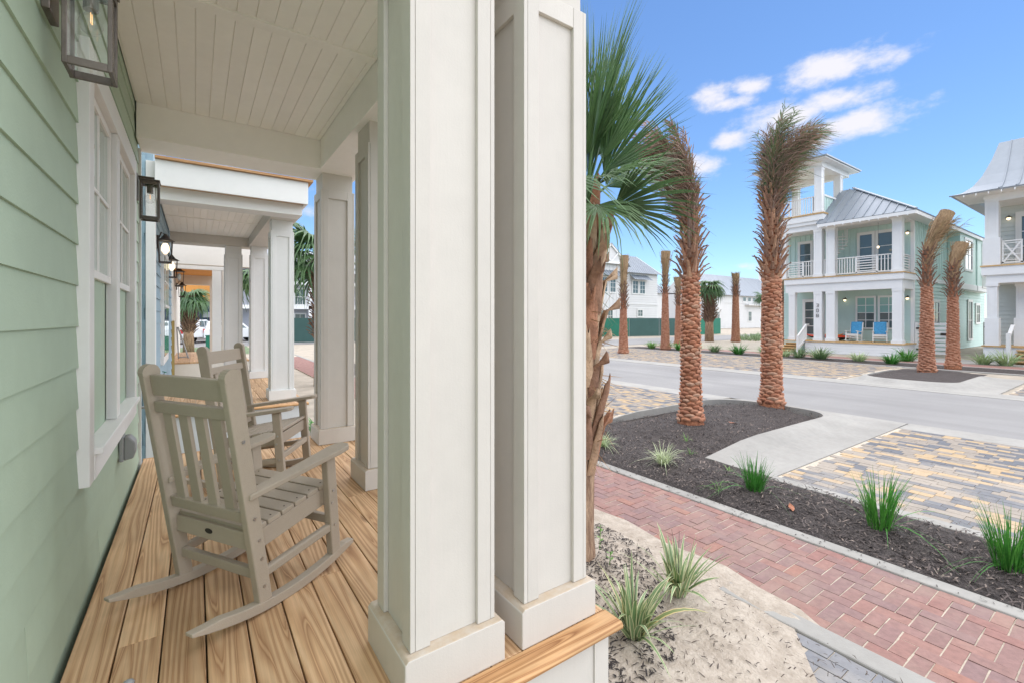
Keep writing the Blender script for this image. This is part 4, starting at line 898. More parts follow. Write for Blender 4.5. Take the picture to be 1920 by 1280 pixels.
for (x, y, L, s, lb) in ((5.03, 3.78, .34, 44, 'white-striped grass tuft in the mulch below the nearer island palm'), (5.02, 4.86, .30, 45, 'white-striped grass tuft beside the fan palm trunk')):
    tuft('striped_grass', lb, 'grass clump', (x, y, h_bed(x, y)), 120, L, .010, 'variegated_leaf', s, 'white-striped grass tufts in the mulch', (.1, .7), (.2, .9), .06, 6, 'variegated_leaf')
for i, (x, y, L, s) in enumerate(((4.75, 2.85, .18, 51), (5.5, 3.15, .12, 52), (6.3, 4.3, .2, 53), (5.9, 3.95, .16, 54))):
    tuft('weed', ('thin weed sprig by the kerb of the brick walk', 'tiny weed sprig at the tip of the concrete apron', 'weed sprig left of the nearer island palm', 'weed sprig in the mulch above the white-striped tuft')[i], 'weed', (x, y, h_bed(x, y)), 12, L, .006, 'blade_light', s, 'weeds in the mulch', (.2, .8), (.3, 1.0), .02)
def sprig(label, loc, h, seed):
    rnd = random.Random(seed); t = thing('seedling', label, 'seedling', loc, 0, 'seedlings at the foot of the fan palm'); x, y, z = loc
    MB().tube([(x, y, z), (x + .01, y, z + h)], .003, 5).build('stem', 'blade_light', t)
    for k in range(6):
        a = k * 2.2; zz = z + h * (.35 + .65 * k / 5); d = Vector((math.cos(a), math.sin(a), .4)); s_ = Vector((-math.sin(a), math.cos(a), 0)) * .012; p = Vector((x + .008, y, zz)); l = .035
        MB().add([p, p + d * l * .5 + s_, p + d * l, p + d * l * .5 - s_], [(0, 1, 2, 3)]).build('leaf', 'blade_light', t)
sprig('leafy green seedling beside the foot of the fan palm', (2.74, 2.68, h_sand(2.74, 2.68)), .2, 1)
sprig('smaller seedling against the foot of the fan palm', (2.60, 2.44, h_sand(2.6, 2.44)), .1, 2)
tuft('groundcover', 'low bright green plant in the mulch beyond the far end of the porch', 'plant', (.75, 6.15, G + .06), 90, .2, .03, 'blade_green', 61, None, (.2, .8), (.1, .5), .12)
tuft('groundcover', 'green plant at the corner of the next porch', 'plant', (1.75, 8.3, G + .02), 90, .35, .03, 'blade_green', 62, None, (.2, .8), (.1, .5), .15)
bed('mulch_bed', [(-.5, 5.23), (3.08, 5.23), (3.08, 7.3), (-.5, 7.3)], G + .05, None, None, .12)
sm_ = shreds('mulch_shreds', 'bark_mid', [(-.45, 5.3), (1.5, 5.3), (1.5, 7.2), (-.45, 7.2)], 1800, lambda x, y: G + .07, .02, .08, .01, near_bed)
leaf_ = MB().add([(0, 0, .01), (.05, .03, .03), (.12, .02, .012), (.17, 0, .03), (.11, -.03, .02), (.05, -.025, .012)], [(0, 1, 5), (1, 2, 4, 5), (2, 3, 4)])
two('dry_leaf', S(176, 120, 92), S(146, 92, 68), 20, bump=.4)
for (x, y, a, lb) in ((4.85, 2.12, .6, 'curled dry brown leaf on the mulch near the walk kerb'), (7.9, 4.35, 2.0, 'dry brown leaf on the mulch between the island palms')):
    o = leaf_.build('dry_leaf', 'dry_leaf'); o.location = (x, y, h_bed(x, y)); o.rotation_euler = (0, 0, a); tag(o, lb, 'leaf')
# planting across the road
shr = [(24.9, 6.9, 'blade_green', .5), (24.8, 9.6, 'shrub_leaf', .6), (25.2, 8.2, 'variegated_leaf', .45), (24.9, 10.6, 'shrub_leaf', .55), (25.2, 9.9, 'variegated_leaf', .5), (24.9, 12.2, 'blade_green', .55), (25.2, 11.4, 'variegated_leaf', .4), (24.7, 13.6, 'blade_green', .6), (27.9, 4.6, 'variegated_leaf', .55), (27.9, 3.9, 'variegated_leaf', .7), (27.0, 6.9, 'blade_green', .7), (25, 15.2, 'shrub_leaf', .5), (25, 16.4, 'variegated_leaf', .5), (24.8, 17.4, 'blade_green', .5), (25.1, 18.6, 'shrub_leaf', .6), (25, 19.7, 'blade_light', .5)]
sl_ = ('green tuft before the white gate', 'grey-green shrub under the porch of the mint house, third from the gate', 'pale striped tuft below the right rocking chair with a towel', 'grey-green shrub under the kayak on the mint porch', 'pale striped tuft between the two towel chairs', 'green tuft under the house number', 'pale tuft below the column beside the kayak', 'green tuft beside the porch steps of the mint house', 'pale tuft at the corner of the right-hand porch', 'pale tuft beside the timber steps of the right-hand house', 'thin green tuft between the two bent palms', 'shrub at the left end of the mint porch steps', 'pale tuft between the island palms across the road', 'green plant between the island palms across the road', 'grey-green plant left of the windblown fan palm', 'light green plant across the road nearest the tied palms')
for i, (x, y, m, L) in enumerate(shr): tuft('shrub', sl_[i], 'shrub', (x, y, G + .02), 110, L * 1.3, .038, m, 70 + i, 'planting across the road', (.05, .8), (.1, .8), .2)
rnd = random.Random(5); hedge = MB()
for k in range(900):
    x = rnd.uniform(40, 62); y = rnd.uniform(20.3, 22.5) + (x - 40) * .28; b = blade((x, y, G), rnd.uniform(0, 6.3), rnd.uniform(.1, .6), rnd.uniform(.3, .8), .09, .3, False, 3); hedge.add(b.v, b.f)
o = hedge.build('ground_cover', 'shrub_leaf'); o['kind'] = 'stuff'; o['label'] = 'low green planting along the street before the long white house'
# ------------------------------------------------------------------ house builders
def clad(parent, name, mat, face, d, a0, a1, z0, z1, pitch=.17, proud=.012, holes=()):     # lap siding as real laps, joined (too fine to pick apart at this distance)
    mb = MB(); z = z0
    while z < z1 - .01:
        t = min(z + pitch, z1)
        spans = [(a0, a1)]
        for (h0, h1, g0, g1) in holes:
            if t > g0 + .01 and z < g1 - .01: spans = [q for s in spans for q in ((s[0], min(s[1], h0)), (max(s[0], h1), s[1])) if q[1] - q[0] > .01]
        for s in spans:
            if face == 'y': mb.add([(s[0], d - proud, z), (s[1], d - proud, z), (s[1], d, t), (s[0], d, t), (s[0], d, z), (s[1], d, z)], [(0, 1, 2, 3), (4, 5, 1, 0)])
            elif face == 'x': mb.add([(d - proud, s[1], z), (d - proud, s[0], z), (d, s[0], t), (d, s[1], t), (d, s[1], z), (d, s[0], z)], [(0, 1, 2, 3), (4, 5, 1, 0)])
            else: mb.add([(d + proud, s[0], z), (d + proud, s[1], z), (d, s[1], t), (d, s[0], t), (d, s[0], z), (d, s[1], z)], [(0, 1, 2, 3), (4, 5, 1, 0)])
        z += pitch
    return mb.build(name, mat, parent, kind='stuff')
def batten(parent, mat, face, d, a0, a1, z0, z1, pitch=.3):
    mb = MB(); a = a0 + .05
    while a < a1: mb.fbox(face, d, a, a + .06, 0, .035, z0, z1); a += pitch
    return mb.build('battens', mat, parent, kind='stuff')
def fwin(parent, face, d, a0, a1, z0, z1, cols=2, rows=2, trim=.1, gl='window_glass', name='window', mat='bright_white', low=None):
    w = part(name, parent); o = .05
    MB().fbox(face, d, a0 - trim, a1 + trim, 0, o, z1, z1 + trim * 1.2).fbox(face, d, a0 - trim, a1 + trim, 0, o, z0 - trim, z0).fbox(face, d, a0 - trim, a0, 0, o - .002, z0, z1).fbox(face, d, a1, a1 + trim, 0, o - .002, z0, z1).build('frame', mat, w)
    m = (a1 - a0) / cols; n = (z1 - z0) / rows; b = .018
    mb = MB()
    for i in range(1, cols): mb.fbox(face, d, a0 + i * m - b, a0 + i * m + b, .011, .028, z0, z1)
    for j in range(1, rows): mb.fbox(face, d, a0, a1, .011, .03, z0 + j * n - b, z0 + j * n + b)
    if mb.v: mb.build('glazing_bars', mat, w)
    if low:
        MB().fbox(face, d, a0, a1, .002, .010, z0 + (z1 - z0) * .5, z1).build('pane', gl, w); MB().fbox(face, d, a0, a1, .002, .010, z0, z0 + (z1 - z0) * .5).build('pane', low, w)
    else: MB().fbox(face, d, a0, a1, .002, .010, z0, z1).build('pane', gl, w)
    return w
def railing(parent, p, q, z0, z1, kind='v', mat='bright_white', pitch=.12):
    p = Vector((p[0], p[1], 0)); q = Vector((q[0], q[1], 0)); L = (q - p).length; d = (q - p) / L; mb = MB()
    at = lambda s, z: tuple(p + d * s + Vector((0, 0, z)))
    mb.bar(at(0, z1), at(L, z1), .09, .05); mb.bar(at(0, z0 + .08), at(L, z0 + .08), .06, .06)
    if kind in 'v':
        n = max(2, int(L / pitch))
        for i in range(n + 1): mb.bar(at(L * i / n, z0 + .08), at(L * i / n, z1), .04, .04)
    elif kind == 'h':
        for i in range(6): zz = z0 + .17 + (z1 - z0 - .26) * i / 5; mb.bar(at(0, zz), at(L, zz), .03, .05)
        mb.bar(at(.03, z0), at(.03, z1), .06, .06); mb.bar(at(L - .03, z0), at(L - .03, z1), .06, .06)
    elif kind == 'x':
        mb.bar(at(.05, z0 + .1), at(L - .05, z1 - .05), .035, .06); mb.bar(at(.05, z1 - .05), at(L - .05, z0 + .1), .036, .061)
        for i in range(4): zz = z0 + .2 + (z1 - z0 - .3) * i / 3; mb.bar(at(0, zz), at(L, zz), .02, .03)
        mb.bar(at(.03, z0), at(.03, z1), .06, .06); mb.bar(at(L - .03, z0), at(L - .03, z1), .06, .06)
    return mb.build('railing', mat, parent)
def fcol(parent, x0, y0, s, z0, z1, mat='house_white', ped=0):
    c = part('column', parent); box('base', mat, c, x0, x0 + s, y0, y0 + s, z0, z0 + (ped or .16)); b = .05 if not ped else .07
    box('shaft', mat, c, x0 + b, x0 + s - b, y0 + b, y0 + s - b, z0 + (ped or .16) - .001, z1 - .14); box('cap', mat, c, x0 + .025, x0 + s - .025, y0 + .025, y0 + s - .025, z1 - .142, z1 - .001)
    m = MB(); st = .07
    for (a, bb) in ((y0 + b - .012, y0 + b + st), (y0 + s - b - st, y0 + s - b + .012)): m.box(x0 + b - .013, x0 + b - .001, a, bb, z0 + (ped or .16), z1 - .142)
    for (a, bb) in ((x0 + b, x0 + b + st), (x0 + s - b - st, x0 + s - b + .012)): m.box(a, bb, y0 + b - .013, y0 + b - .001, z0 + (ped or .16), z1 - .142)
    m.build('stile', mat, c); return c
def seam_roof(parent, a, b, c, d, n, mat='roof_metal', rows=None):    # standing-seam slope: eave a->b, ridge d->c, cut in n panels with raised seams
    r = part('roof', parent); a, b, c, d = map(Vector, (a, b, c, d)); nrm = (b - a).cross(d - a).normalized()
    if nrm.z < 0: nrm = -nrm
    for i in range(n):
        t0, t1 = i / n, (i + 1) / n; p = [a.lerp(b, t0), a.lerp(b, t1), d.lerp(c, t1), d.lerp(c, t0)]
        m = MB(); th = nrm * .03; m.add([*p, *[q - th for q in p]], [(0, 1, 2, 3), (7, 6, 5, 4), (0, 4, 5, 1), (1, 5, 6, 2), (2, 6, 7, 3), (3, 7, 4, 0)])
        if (p[0] - p[3]).length > .3: m.bar(p[0] + nrm * .02, p[3] + nrm * .02, .03, .05, nrm)
        m.build('roof_panel', mat, r)
    return r
def steps(parent, x0, x1, y0, y1, ztop, n=4, face='x'):
    st = part('steps', parent)
    for k in range(n):
        z = ztop - (k + 1) * (ztop - G) / (n + 1); box('tread', 'step_wood', st, x0 - .28 * (k + 1), x0 - .28 * k + .02, y0, y1, z - .04, z)
        box('riser', 'step_wood', st, x0 - .28 * k - .02, x0 - .28 * k - .0, y0 + .01, y1 - .01, z - .15, z - .041)
    return st
def sconce(label, x, y, z, face='x', globe=.07, group=None):
    t = thing('wall_light', label, 'wall light', (x, y, z), 0, group); sx, sy = (-1, 0) if face == 'x' else (0, -1)
    MB().tube([(x, y, z + .10), (x + sx * .12, y + sy * .12, z + .16), (x + sx * .2, y + sy * .2, z + .11)], .02, 6).build('arm', 'pewter', t)
    MB().tube([(x + sx * .2, y + sy * .2, z + .12), (x + sx * .2, y + sy * .2, z + .04)], [.05, .13], 10).build('shade', 'pewter', t)
    MB().tube([(x + sx * .2, y + sy * .2, z + .04), (x + sx * .2, y + sy * .2, z - .02), (x + sx * .2, y + sy * .2, z - .07)], [.07, globe, .03], 10).build('globe', 'lit_globe', t, smooth=True)
    return t
# ------------------------------------------------------------------ mint house across the road (number 308)
mh = thing('mint_house', 'two-storey mint house with double porch, roof tower and metal roof across the road', 'house', (30, 8, G))
XF, XW, YR, YL = 30.0, 31.9, 7.86, 13.55
D1, D2, EV = -.03, 3.70, 6.62
box('porch_floor', 'step_wood', mh, XF - .06, XW, YR - .1, YL + .05, D1 - .06, D1); box('skirt', 'house_white', mh, XF, XF + .08, YR - .04, 12.45, G - .1, D1 - .061); box('skirt', 'house_white', mh, XF + .081, XW, YR - .04, YR + .02, G - .1, D1 - .061)
clad(mh, 'skirt_boards', 'house_white', 'x', XF - .001, YR - .03, 12.44, G, D1 - .07, .15)
box('lower_beam', 'house_white', mh, XF + .02, XF + .42, YR + .02, YL, 2.84, 3.32); box('lower_beam', 'house_white', mh, XF + .421, XW, YR + .03, YR + .4, 2.84, 3.32)
box('porch_ceiling', 'house_white', mh, XF + .421, XW, YR + .401, YL, 2.95, 3.0)
box('band', 'house_white', mh, XF - .06, XW, YR - .07, YL + .05, 3.322, 3.64); box('upper_floor', 'step_wood', mh, XF - .1, XW, YR - .1, YL + .05, 3.642, D2)
for (y0, s) in ((7.86, .48), (10.88, .52), (11.54, .50), (13.0, .42)):
    fcol(mh, XF, y0, s, D1 + .001, 2.84)
    if y0 < 13: fcol(mh, XF, y0, s, D2 + .001, EV - .12)
fcol(mh, XF, 13.5, .42, D2 + .001, EV - .12)
box('upper_beam', 'house_white', mh, XF + .02, XF + .46, YR + .02, 14.9, EV - .12, EV + .2); box('upper_ceiling', 'house_white', mh, XF + .461, XW, YR + .401, 14.9, EV - .06, EV - .02); box('upper_beam', 'house_white', mh, XF + .461, XW, YR + .03, YR + .4, EV - .12, EV + .2)
# body
bd_ = part('wall', mh)
box('body', 'seafoam_paint', bd_, XW + .02, 48.5, YR + .04, 14.5, G, EV + .1)
clad(bd_, 'lap_siding', 'seafoam_paint', 'x', XW + .02, YR + .16, 14.5, D1, 2.95, .17, .03); clad(bd_, 'lap_siding', 'seafoam_paint', 'y', YR + .04, XW + .16, 48.5, G, 3.35, .2, .04)
batten(bd_, 'seafoam_paint', 'x', XW + .02, YR + .2, 14.5, D2, EV - .06, .3); batten(bd_, 'seafoam_paint', 'y', YR + .04, XW + .2, 48.5, 3.6, EV + .05, .36)
box('corner_board', 'house_white', mh, XW - .0, XW + .15, YR + .0, YR + .155, G, EV - .02); box('band_board', 'house_white', mh, XW + .151, 48.5, YR - .01, YR + .03, 3.36, 3.58)
fwin(mh, 'x', XW - .022, 8.55, 9.35, .75, 2.45, 2, 4, .09, 'teal_reflection_glass', low='window_glass'); fwin(mh, 'x', XW - .022, 9.62, 10.42, .75, 2.45, 2, 4, .09, 'teal_reflection_glass', low='window_glass')
fwin(mh, 'x', XW - .022, 8.75, 9.42, D2 + .2, 6.1, 1, 3, .14, 'window_glass', 'french_door'); fwin(mh, 'x', XW - .022, 9.72, 10.3, D2 + .2, 6.1, 1, 3, .14, 'window_glass', 'french_door')
fwin(mh, 'x', XW - .022, 12.9, 13.5, D2 + .2, 6.0, 1, 3, .14, 'window_glass', 'glazed_door'); fwin(mh, 'x', XW - .022, 12.7, 13.2, .3, 2.3, 1, 4, .16, 'window_glass', 'front_door')
for (a0, a1, z0, z1) in ((35.3, 36.4, 1.0, 2.2), (43.4, 44.4, -.1, 2.4), (45.6, 46.6, 1.0, 2.2)): fwin(mh, 'y', YR - .005, a0, a1, z0, z1, 2, 2, .14)
box('bay', 'seafoam_paint', mh, 38.5, 42.4, YR - .55, YR + .02, 3.45, EV + .0); box('bay', 'seafoam_paint', mh, 42.9, 47, YR - .55, YR + .02, 3.45, EV + .0)
box('bay_base', 'house_white', mh, 38.4, 42.5, YR - .6, YR + .02, 3.1, 3.448); box('bay_base', 'house_white', mh, 42.8, 47.1, YR - .6, YR + .02, 3.1, 3.448)
fwin(mh, 'y', YR - .552, 39.6, 41.3, 4.4, 6.2, 2, 2, .14); fwin(mh, 'y', YR - .552, 44.2, 45.8, 4.2, 6.2, 2, 2, .14); railing(mh, (43.9, YR - .62), (46.2, YR - .62), 3.3, 4.3, 'v', pitch=.25)
# upper rails: plain balusters with a louvred middle section
zr0, zr1 = D2 + .02, D2 + .98
railing(mh, (XF + .2, 8.36), (XF + .2, 8.95), zr0, zr1, 'v'); railing(mh, (XF + .2, 8.97), (XF + .2, 9.95), zr0, zr1, 'h'); railing(mh, (XF + .2, 9.97), (XF + .2, 10.86), zr0, zr1, 'v')
railing(mh, (XF + .2, 11.4), (XF + .2, 11.52), zr0, zr1, 'v'); railing(mh, (XF + .2, 12.06), (XF + .2, 12.6), zr0, zr1, 'v'); railing(mh, (XF + .2, 12.62), (XF + .2, 13.5), zr0, zr1, 'h'); railing(mh, (XF + .5, YR + .2), (XW, YR + .2), zr0, zr1, 'h')
# hip roof over the front with standing seams
E0, Ex, Ry = EV + .1, XF - .5, 11.0
hip = lambda k: Vector((Ex + 3.5 * k, 7.2 + 3.8 * k, E0 + 2.48 * k))
def strips(parent, a, b, top, n):                       # standing-seam panels square to the eave, cut off at the hip
    r = part('roof', parent); a = Vector(a); b = Vector(b)
    for i in range(n):
        p = [a.lerp(b, i / n), a.lerp(b, (i + 1) / n), top((i + 1) / n), top(i / n)]; nr = (p[1] - p[0]).cross(p[2] - p[1]).normalized(); nr = nr if nr.z > 0 else -nr; t_ = nr * .03
        m = MB().add([*p, *[q - t_ for q in p]], [(0, 1, 2, 3), (7, 6, 5, 4), (0, 4, 5, 1), (1, 5, 6, 2), (2, 6, 7, 3), (3, 7, 4, 0)])
        if (p[1] - p[2]).length > .2: m.bar(p[1] + nr * .02, p[2] + nr * .02, .035, .06, nr)
        m.build('roof_panel', 'roof_metal', r)
strips(mh, (Ex, 7.2, E0), (Ex, 11.62, E0), lambda t: hip(min(1, max(.004, 4.42 * t / 3.8))) if 4.42 * t < 3.8 else Vector((Ex + 3.5, 7.2 + 4.42 * t, E0 + 2.48)), 10)
strips(mh, (Ex, 7.2, E0), (49, 7.2, E0), lambda t: hip(max(.004, 19.5 * t / 3.5)) if 19.5 * t < 3.5 else Vector((Ex + 19.5 * t, 11.0, E0 + 2.48)), 40)
MB().bar(hip(0) + Vector((0, 0, .05)), hip(1) + Vector((0, 0, .05)), .16, .05).bar(hip(1) + Vector((0, 0, .05)), (49, 11, E0 + 2.53), .16, .05).build('ridge_cap', 'roof_metal', mh)
box('fascia', 'house_white', mh, Ex - .02, Ex + .03, 7.22, 11.6, E0 - .2, E0 - .035); box('fascia', 'house_white', mh, Ex + .031, 49, 7.2, 7.25, E0 - .2, E0 - .035); box('soffit', 'house_white', mh, Ex + .031, XW, 7.251, 11.6, E0 - .13, E0 - .1); box('soffit', 'house_white', mh, XW, 49, 7.251, YR + .03, E0 - .13, E0 - .1)
ev_l = MB()
for k in range(11): ev_l.box(Ex - .05, Ex + .02, 7.5 + k * .4, 7.54 + k * .4, E0 - .26, E0 - .2)
ev_l.build('rafter_tails', 'house_white', mh, kind='stuff')
# roof tower
TY0, TY1, TX1 = 11.55, 14.75, 33.9
tw = part('tower', mh)
box('tower_floor', 'house_white', tw, XF - .08, TX1, TY0 - .06, TY1 + .1, EV + .201, 7.02); box('tower_band', 'house_white', tw, XF - .14, TX1, TY0 - .12, TY1 + .16, 7.021, 7.36); box('tower_deck', 'step_wood', tw, XF - .17, TX1, TY0 - .15, TY1 + .19, 7.361, 7.45)
for (x, y) in ((XF, TY0), (XF, TY1 - .45), (TX1 - 1.2, TY0), (TX1 - .45, TY1 - .45)): fcol(mh, x, y, .46, 7.451, 10.15)
box('tower_beam', 'house_white', tw, XF - .02, TX1 + .02, TY0 - .02, TY0 + .4, 10.15, 10.45); box('tower_beam', 'house_white', tw, XF - .02, XF + .4, TY0 + .401, TY1 + .02, 10.15, 10.45); box('tower_beam', 'house_white', tw, TX1 - .4, TX1 + .019, TY0 + .401, TY1 + .02, 10.15, 10.45); box('tower_soffit', 'house_white', tw, XF - .6, TX1 + .5, TY0 - .42, TY1 + .45, 10.452, 10.52)
ap = (31.9, 13.15, 11.25); cs = [(XF - .68, TY0 - .5, 10.6), (TX1 + .58, TY0 - .5, 10.6), (TX1 + .58, TY1 + .53, 10.6), (XF - .68, TY1 + .53, 10.6)]
MB().add([*cs, ap, *[(c[0], c[1], 10.53) for c in cs]], [(0, 1, 4), (1, 2, 4), (2, 3, 4), (3, 0, 4), (0, 5, 6, 1), (1, 6, 7, 2), (2, 7, 8, 3), (3, 8, 5, 0), (8, 7, 6, 5)]).build('tower_roof', 'roof_metal', tw)
railing(mh, (XF + .2, TY0 + .46), (XF + .2, 12.1), 7.45, 8.5, 'h'); railing(mh, (XF + .2, 12.12), (XF + .2, 13.4), 7.45, 8.5, 'v'); railing(mh, (XF + .2, 13.4), (XF + .2, 14.3), 7.45, 8.5, 'h')
box('parapet', 'seafoam_paint', tw, XF + .46, 32.6, TY0 + .1, TY0 + .2, 7.3, 8.5); batten(tw, 'seafoam_paint', 'y', TY0 + .1, XF + .5, 32.6, 7.45, 8.5, .34); box('parapet_cap', 'house_white', tw, XF + .46, 35.4, TY0 + .04, TY0 + .26, 8.5, 8.6); box('parapet', 'seafoam_paint', tw, 33.161, 35.4, TY0 + .1, TY0 + .2, 7.3, 8.5); batten(tw, 'seafoam_paint', 'y', TY0 + .1, 33.2, 35.4, 7.3, 8.5, .34)
# spiral stair glimpsed on the upper porch
ss = part('spiral_stair', mh); MB().tube([(31.2, 11.25, D2), (31.2, 11.25, EV)], .05, 8).build('pole', 'bright_white', ss)
for k in range(9):
    a = 2.4 + k * .42; MB().bar((31.2, 11.25, 4.5 + k * .2), (31.2 + .55 * math.cos(a), 11.25 + .55 * math.sin(a), 4.5 + k * .2), .2, .04).build('tread', 'bright_white', ss); MB().bar((31.2 + .53 * math.cos(a), 11.25 + .53 * math.sin(a), 4.5 + k * .2), (31.2 + .53 * math.cos(a), 11.25 + .53 * math.sin(a), 5.4 + k * .2), .025, .025).build('baluster', 'bright_white', ss)
# steps and stair rail
steps(mh, XF - .06, XF, 12.5, 13.5, D1, 4)
sr = part('stair_rail', mh)
MB().bar((XF + .25, 12.35, .92), (XF - .12, 12.35, .92), .08, .06).bar((XF - .1, 12.35, .92), (XF - 1.2, 12.35, .22), .08, .06).bar((XF - 1.2, 12.35, -.65), (XF - 1.2, 12.35, .28), .09, .09).bar((XF - 1.2, 12.35, -.42), (XF - .1, 12.35, .1), .05, .06).build('handrail', 'bright_white', sr)
for k in range(9): x = XF - 1.08 + k * .13; zt = .92 - max(0, (XF - .1 - x)) * .64; MB().bar((x, 12.35, zt - .9), (x, 12.35, zt), .035, .035).build('baluster', 'bright_white', sr)
# house number, in metal figures down the column
DIG = {'3': [(0, 1, 1, 1), (1, 1, 1, .5), (.25, .5, 1, .5), (1, .5, 1, 0), (0, 0, 1, 0)], '0': [(0, 0, 0, 1), (0, 1, 1, 1), (1, 1, 1, 0), (1, 0, 0, 0)], '8': [(0, 0, 0, 1), (0, 1, 1, 1), (1, 1, 1, 0), (1, 0, 0, 0), (0, .5, 1, .5)]}
nb = part('house_number', mh)
for k, ch_ in enumerate('308'):
    m = MB(); zc = 1.95 - k * .30; xx = XF + .032
    for (a, b, c_, d_) in DIG[ch_]: m.bar((xx, 11.85 - a * .11, zc + b * .17), (xx, 11.85 - c_ * .11, zc + d_ * .17), .012, .02)
    m.build('numeral', 'black_metal', nb)
for (x, y, z, f_, lb) in ((XW, 11.0, 2.35, 'x', 'lit wall light on the lower porch above the kayak'), (XW, 8.1, 2.35, 'x', 'wall light at the right end of the lower mint porch'), (XW, 8.1, 5.9, 'x', 'lit wall light at the right end of the upper mint porch')): sconce(lb, x, y, z, f_, .07, 'copper lights on the mint house')
o = MB().tube([(30.9, 9.15, 5.26), (30.9, 9.15, 5.2), (30.9, 9.15, 5.13)], [.03, .07, .03], 10); t = thing('pendant_light', 'small lit pendant hanging on the upper porch before the glazed doors', 'pendant', (30.9, 9.15, 5.2)); o.build('globe', 'lit_globe', t, smooth=True); MB().tube([(30.9, 9.15, 5.25), (30.9, 9.15, EV - .06)], .006, 6).build('cord', 'black_metal', t)
# white slatted gates
def gate(label, p, q, z0, z1):
    t = thing('slatted_gate', label, 'gate', (p[0], p[1], z0), 0, 'white slatted gates beside the mint house'); p = Vector((*p, 0)); q = Vector((*q, 0))
    for r in (p, q): MB().bar((r.x, r.y, z0), (r.x, r.y, z1 + .03), .1, .1).build('post', 'bright_white', t)
    n = 8
    for k in range(n): z = z0 + .14 + (z1 - z0 - .22) * k / (n - 1); MB().bar((p.x - .02, p.y, z), (q.x - .02, q.y, z), .03, .13).build('slat', 'bright_white', t)
    for z in (z0 + .3, z1 - .3): MB().bar(Vector((p.x - .06, p.y, z)), Vector((p.x - .06, p.y, z)) + (q - p).normalized() * .18, .02, .09).build('hinge', 'black_metal', t)
    e = q - (q - p).normalized() * .25; MB().bar((e.x - .06, e.y, z1 - .6), (q.x - .06, q.y, z1 - .6), .03, .12).build('latch', 'black_metal', t)
gate('white slatted gate with black latch joined to the corner of the mint house', (31.95, 7.78), (31.95, 6.55), -.66, 1.05); gate('narrow white slatted gate deeper between the two houses', (44.2, 7.2), (44.2, 6.1), -.66, 1.0)
# rocking chairs with towels, kayak
wc = []
for (x, y, a, lb) in ((30.75, 10.12, PI - .15, 'white rocking chair with a blue towel beside the kayak'), (30.75, 9.12, PI + .25, 'white rocking chair with a blue towel beside the right porch column')):
    t = rocking_chair(lb, 'bright_white', False); t.location = (x + .4, y, D1); t.rotation_euler = (0, 0, a); t['group'] = 'white rocking chairs on the mint porch'; t.scale = (1, 1.1, 1)
    ca, sa = math.cos(a), math.sin(a); m = MB()
    pr = [(.10, 1.09), (.15, 1.10), (.20, 1.09), (.24, .95), (.28, .7), (.31, .50), (.33, .42)]
    vs = []
    for (u, z) in pr:
        for v in np.linspace(-.27, .27, 7): uu = u + .02 * math.sin(v * 19 + z * 7); vs.append((x + .4 + ca * uu - sa * v, y + sa * uu + ca * v, D1 + z + .012))
    n = len(pr); k0 = len(vs); vs += [(p[0] + ca * -.018, p[1] + sa * -.018, p[2] - .014) for p in vs]; fs = []
    for i in range(n - 1):
        for j in range(6): q = i * 7 + j; fs += [(q, q + 1, q + 8, q + 7), (k0 + q + 7, k0 + q + 8, k0 + q + 1, k0 + q)]
    for j in range(6): fs += [(k0 + j, k0 + j + 1, j + 1, j), ((n - 1) * 7 + j, (n - 1) * 7 + j + 1, k0 + (n - 1) * 7 + j + 1, k0 + (n - 1) * 7 + j)]
    for i in range(n - 1): fs += [(i * 7, (i + 1) * 7, k0 + (i + 1) * 7, k0 + i * 7), (i * 7 + 6, k0 + i * 7 + 6, k0 + (i + 1) * 7 + 6, (i + 1) * 7 + 6)]
    o = m.add(vs, fs).build('beach_towel', 'towel_blue', smooth=True); tag(o, 'blue patterned beach towel over the %s porch chair' % ('left' if y > 9.5 else 'right'), 'towel', 'beach towels on the white chairs')
ky = thing('kayak', 'red, yellow and black kayak lying on the porch of the mint house', 'kayak', (31.2, 11.3, D1))
def hull(z0, z1, w, l0, l1, flip=1):
    vs = []; N_ = 12; fs = []
    for i in range(N_ + 1):
        t = i / N_; y = l0 + (l1 - l0) * t; s = max(.03, math.sin(PI * min(max(t, .02), .98)) ** .6); up = .14 * (2 * t - 1) ** 4
        for a in range(7): ang = PI * a / 6; vs.append((31.2 + w * s * math.cos(ang), y, z0 + up + (z1 - z0) * (s * math.sin(ang) if flip > 0 else 1 - s * math.sin(ang))))
    for i in range(N_):
        for a in range(6): q = i * 7 + a; fs.append((q, q + 1, q + 8, q + 7))
    return MB().add(vs, fs)
hull(D1 + .2, D1 + .002, .36, 10.25, 12.9).build('hull', 'kayak_black', ky, smooth=True); hull(D1 + .2, D1 + .34, .36, 10.25, 12.9).build('deck', 'kayak_red', ky, smooth=True); hull(D1 + .28, D1 + .37, .26, 10.9, 12.0).build('cockpit_rim', 'kayak_yellow', ky, smooth=True)
# ------------------------------------------------------------------ grey-white house at the right edge
rh = thing('grey_house', 'pale grey house with flared metal roof, stacked porches and X-braced rail at the right edge', 'house', (30, 4, G))
box('porch_floor', 'step_wood', rh, XF - .06, XW, -4, 4.98, -.02, .04); box('skirt', 'house_white', rh, XF, XW, -4, 4.92, G - .1, -.021)
fcol(rh, XF, 4.42, .46, .041, 2.88, ped=1.25); fcol(rh, XF + .9, 3.62, .46, .041, 2.88, ped=1.25); box('lower_beam', 'house_white', rh, XF + .04, XW, -4, 4.84, 2.88, 3.25); box('band', 'house_white', rh, XF - .05, XW, -4, 4.98, 3.252, 3.64); box('upper_floor', 'step_wood', rh, XF - .09, XW, -4, 5.02, 3.642, 3.70)
fcol(rh, XF, 4.38, .56, 3.701, 6.9, ped=1.25); box('upper_beam', 'house_white', rh, XF + .05, XW, -4, 4.86, 6.62, 6.95)
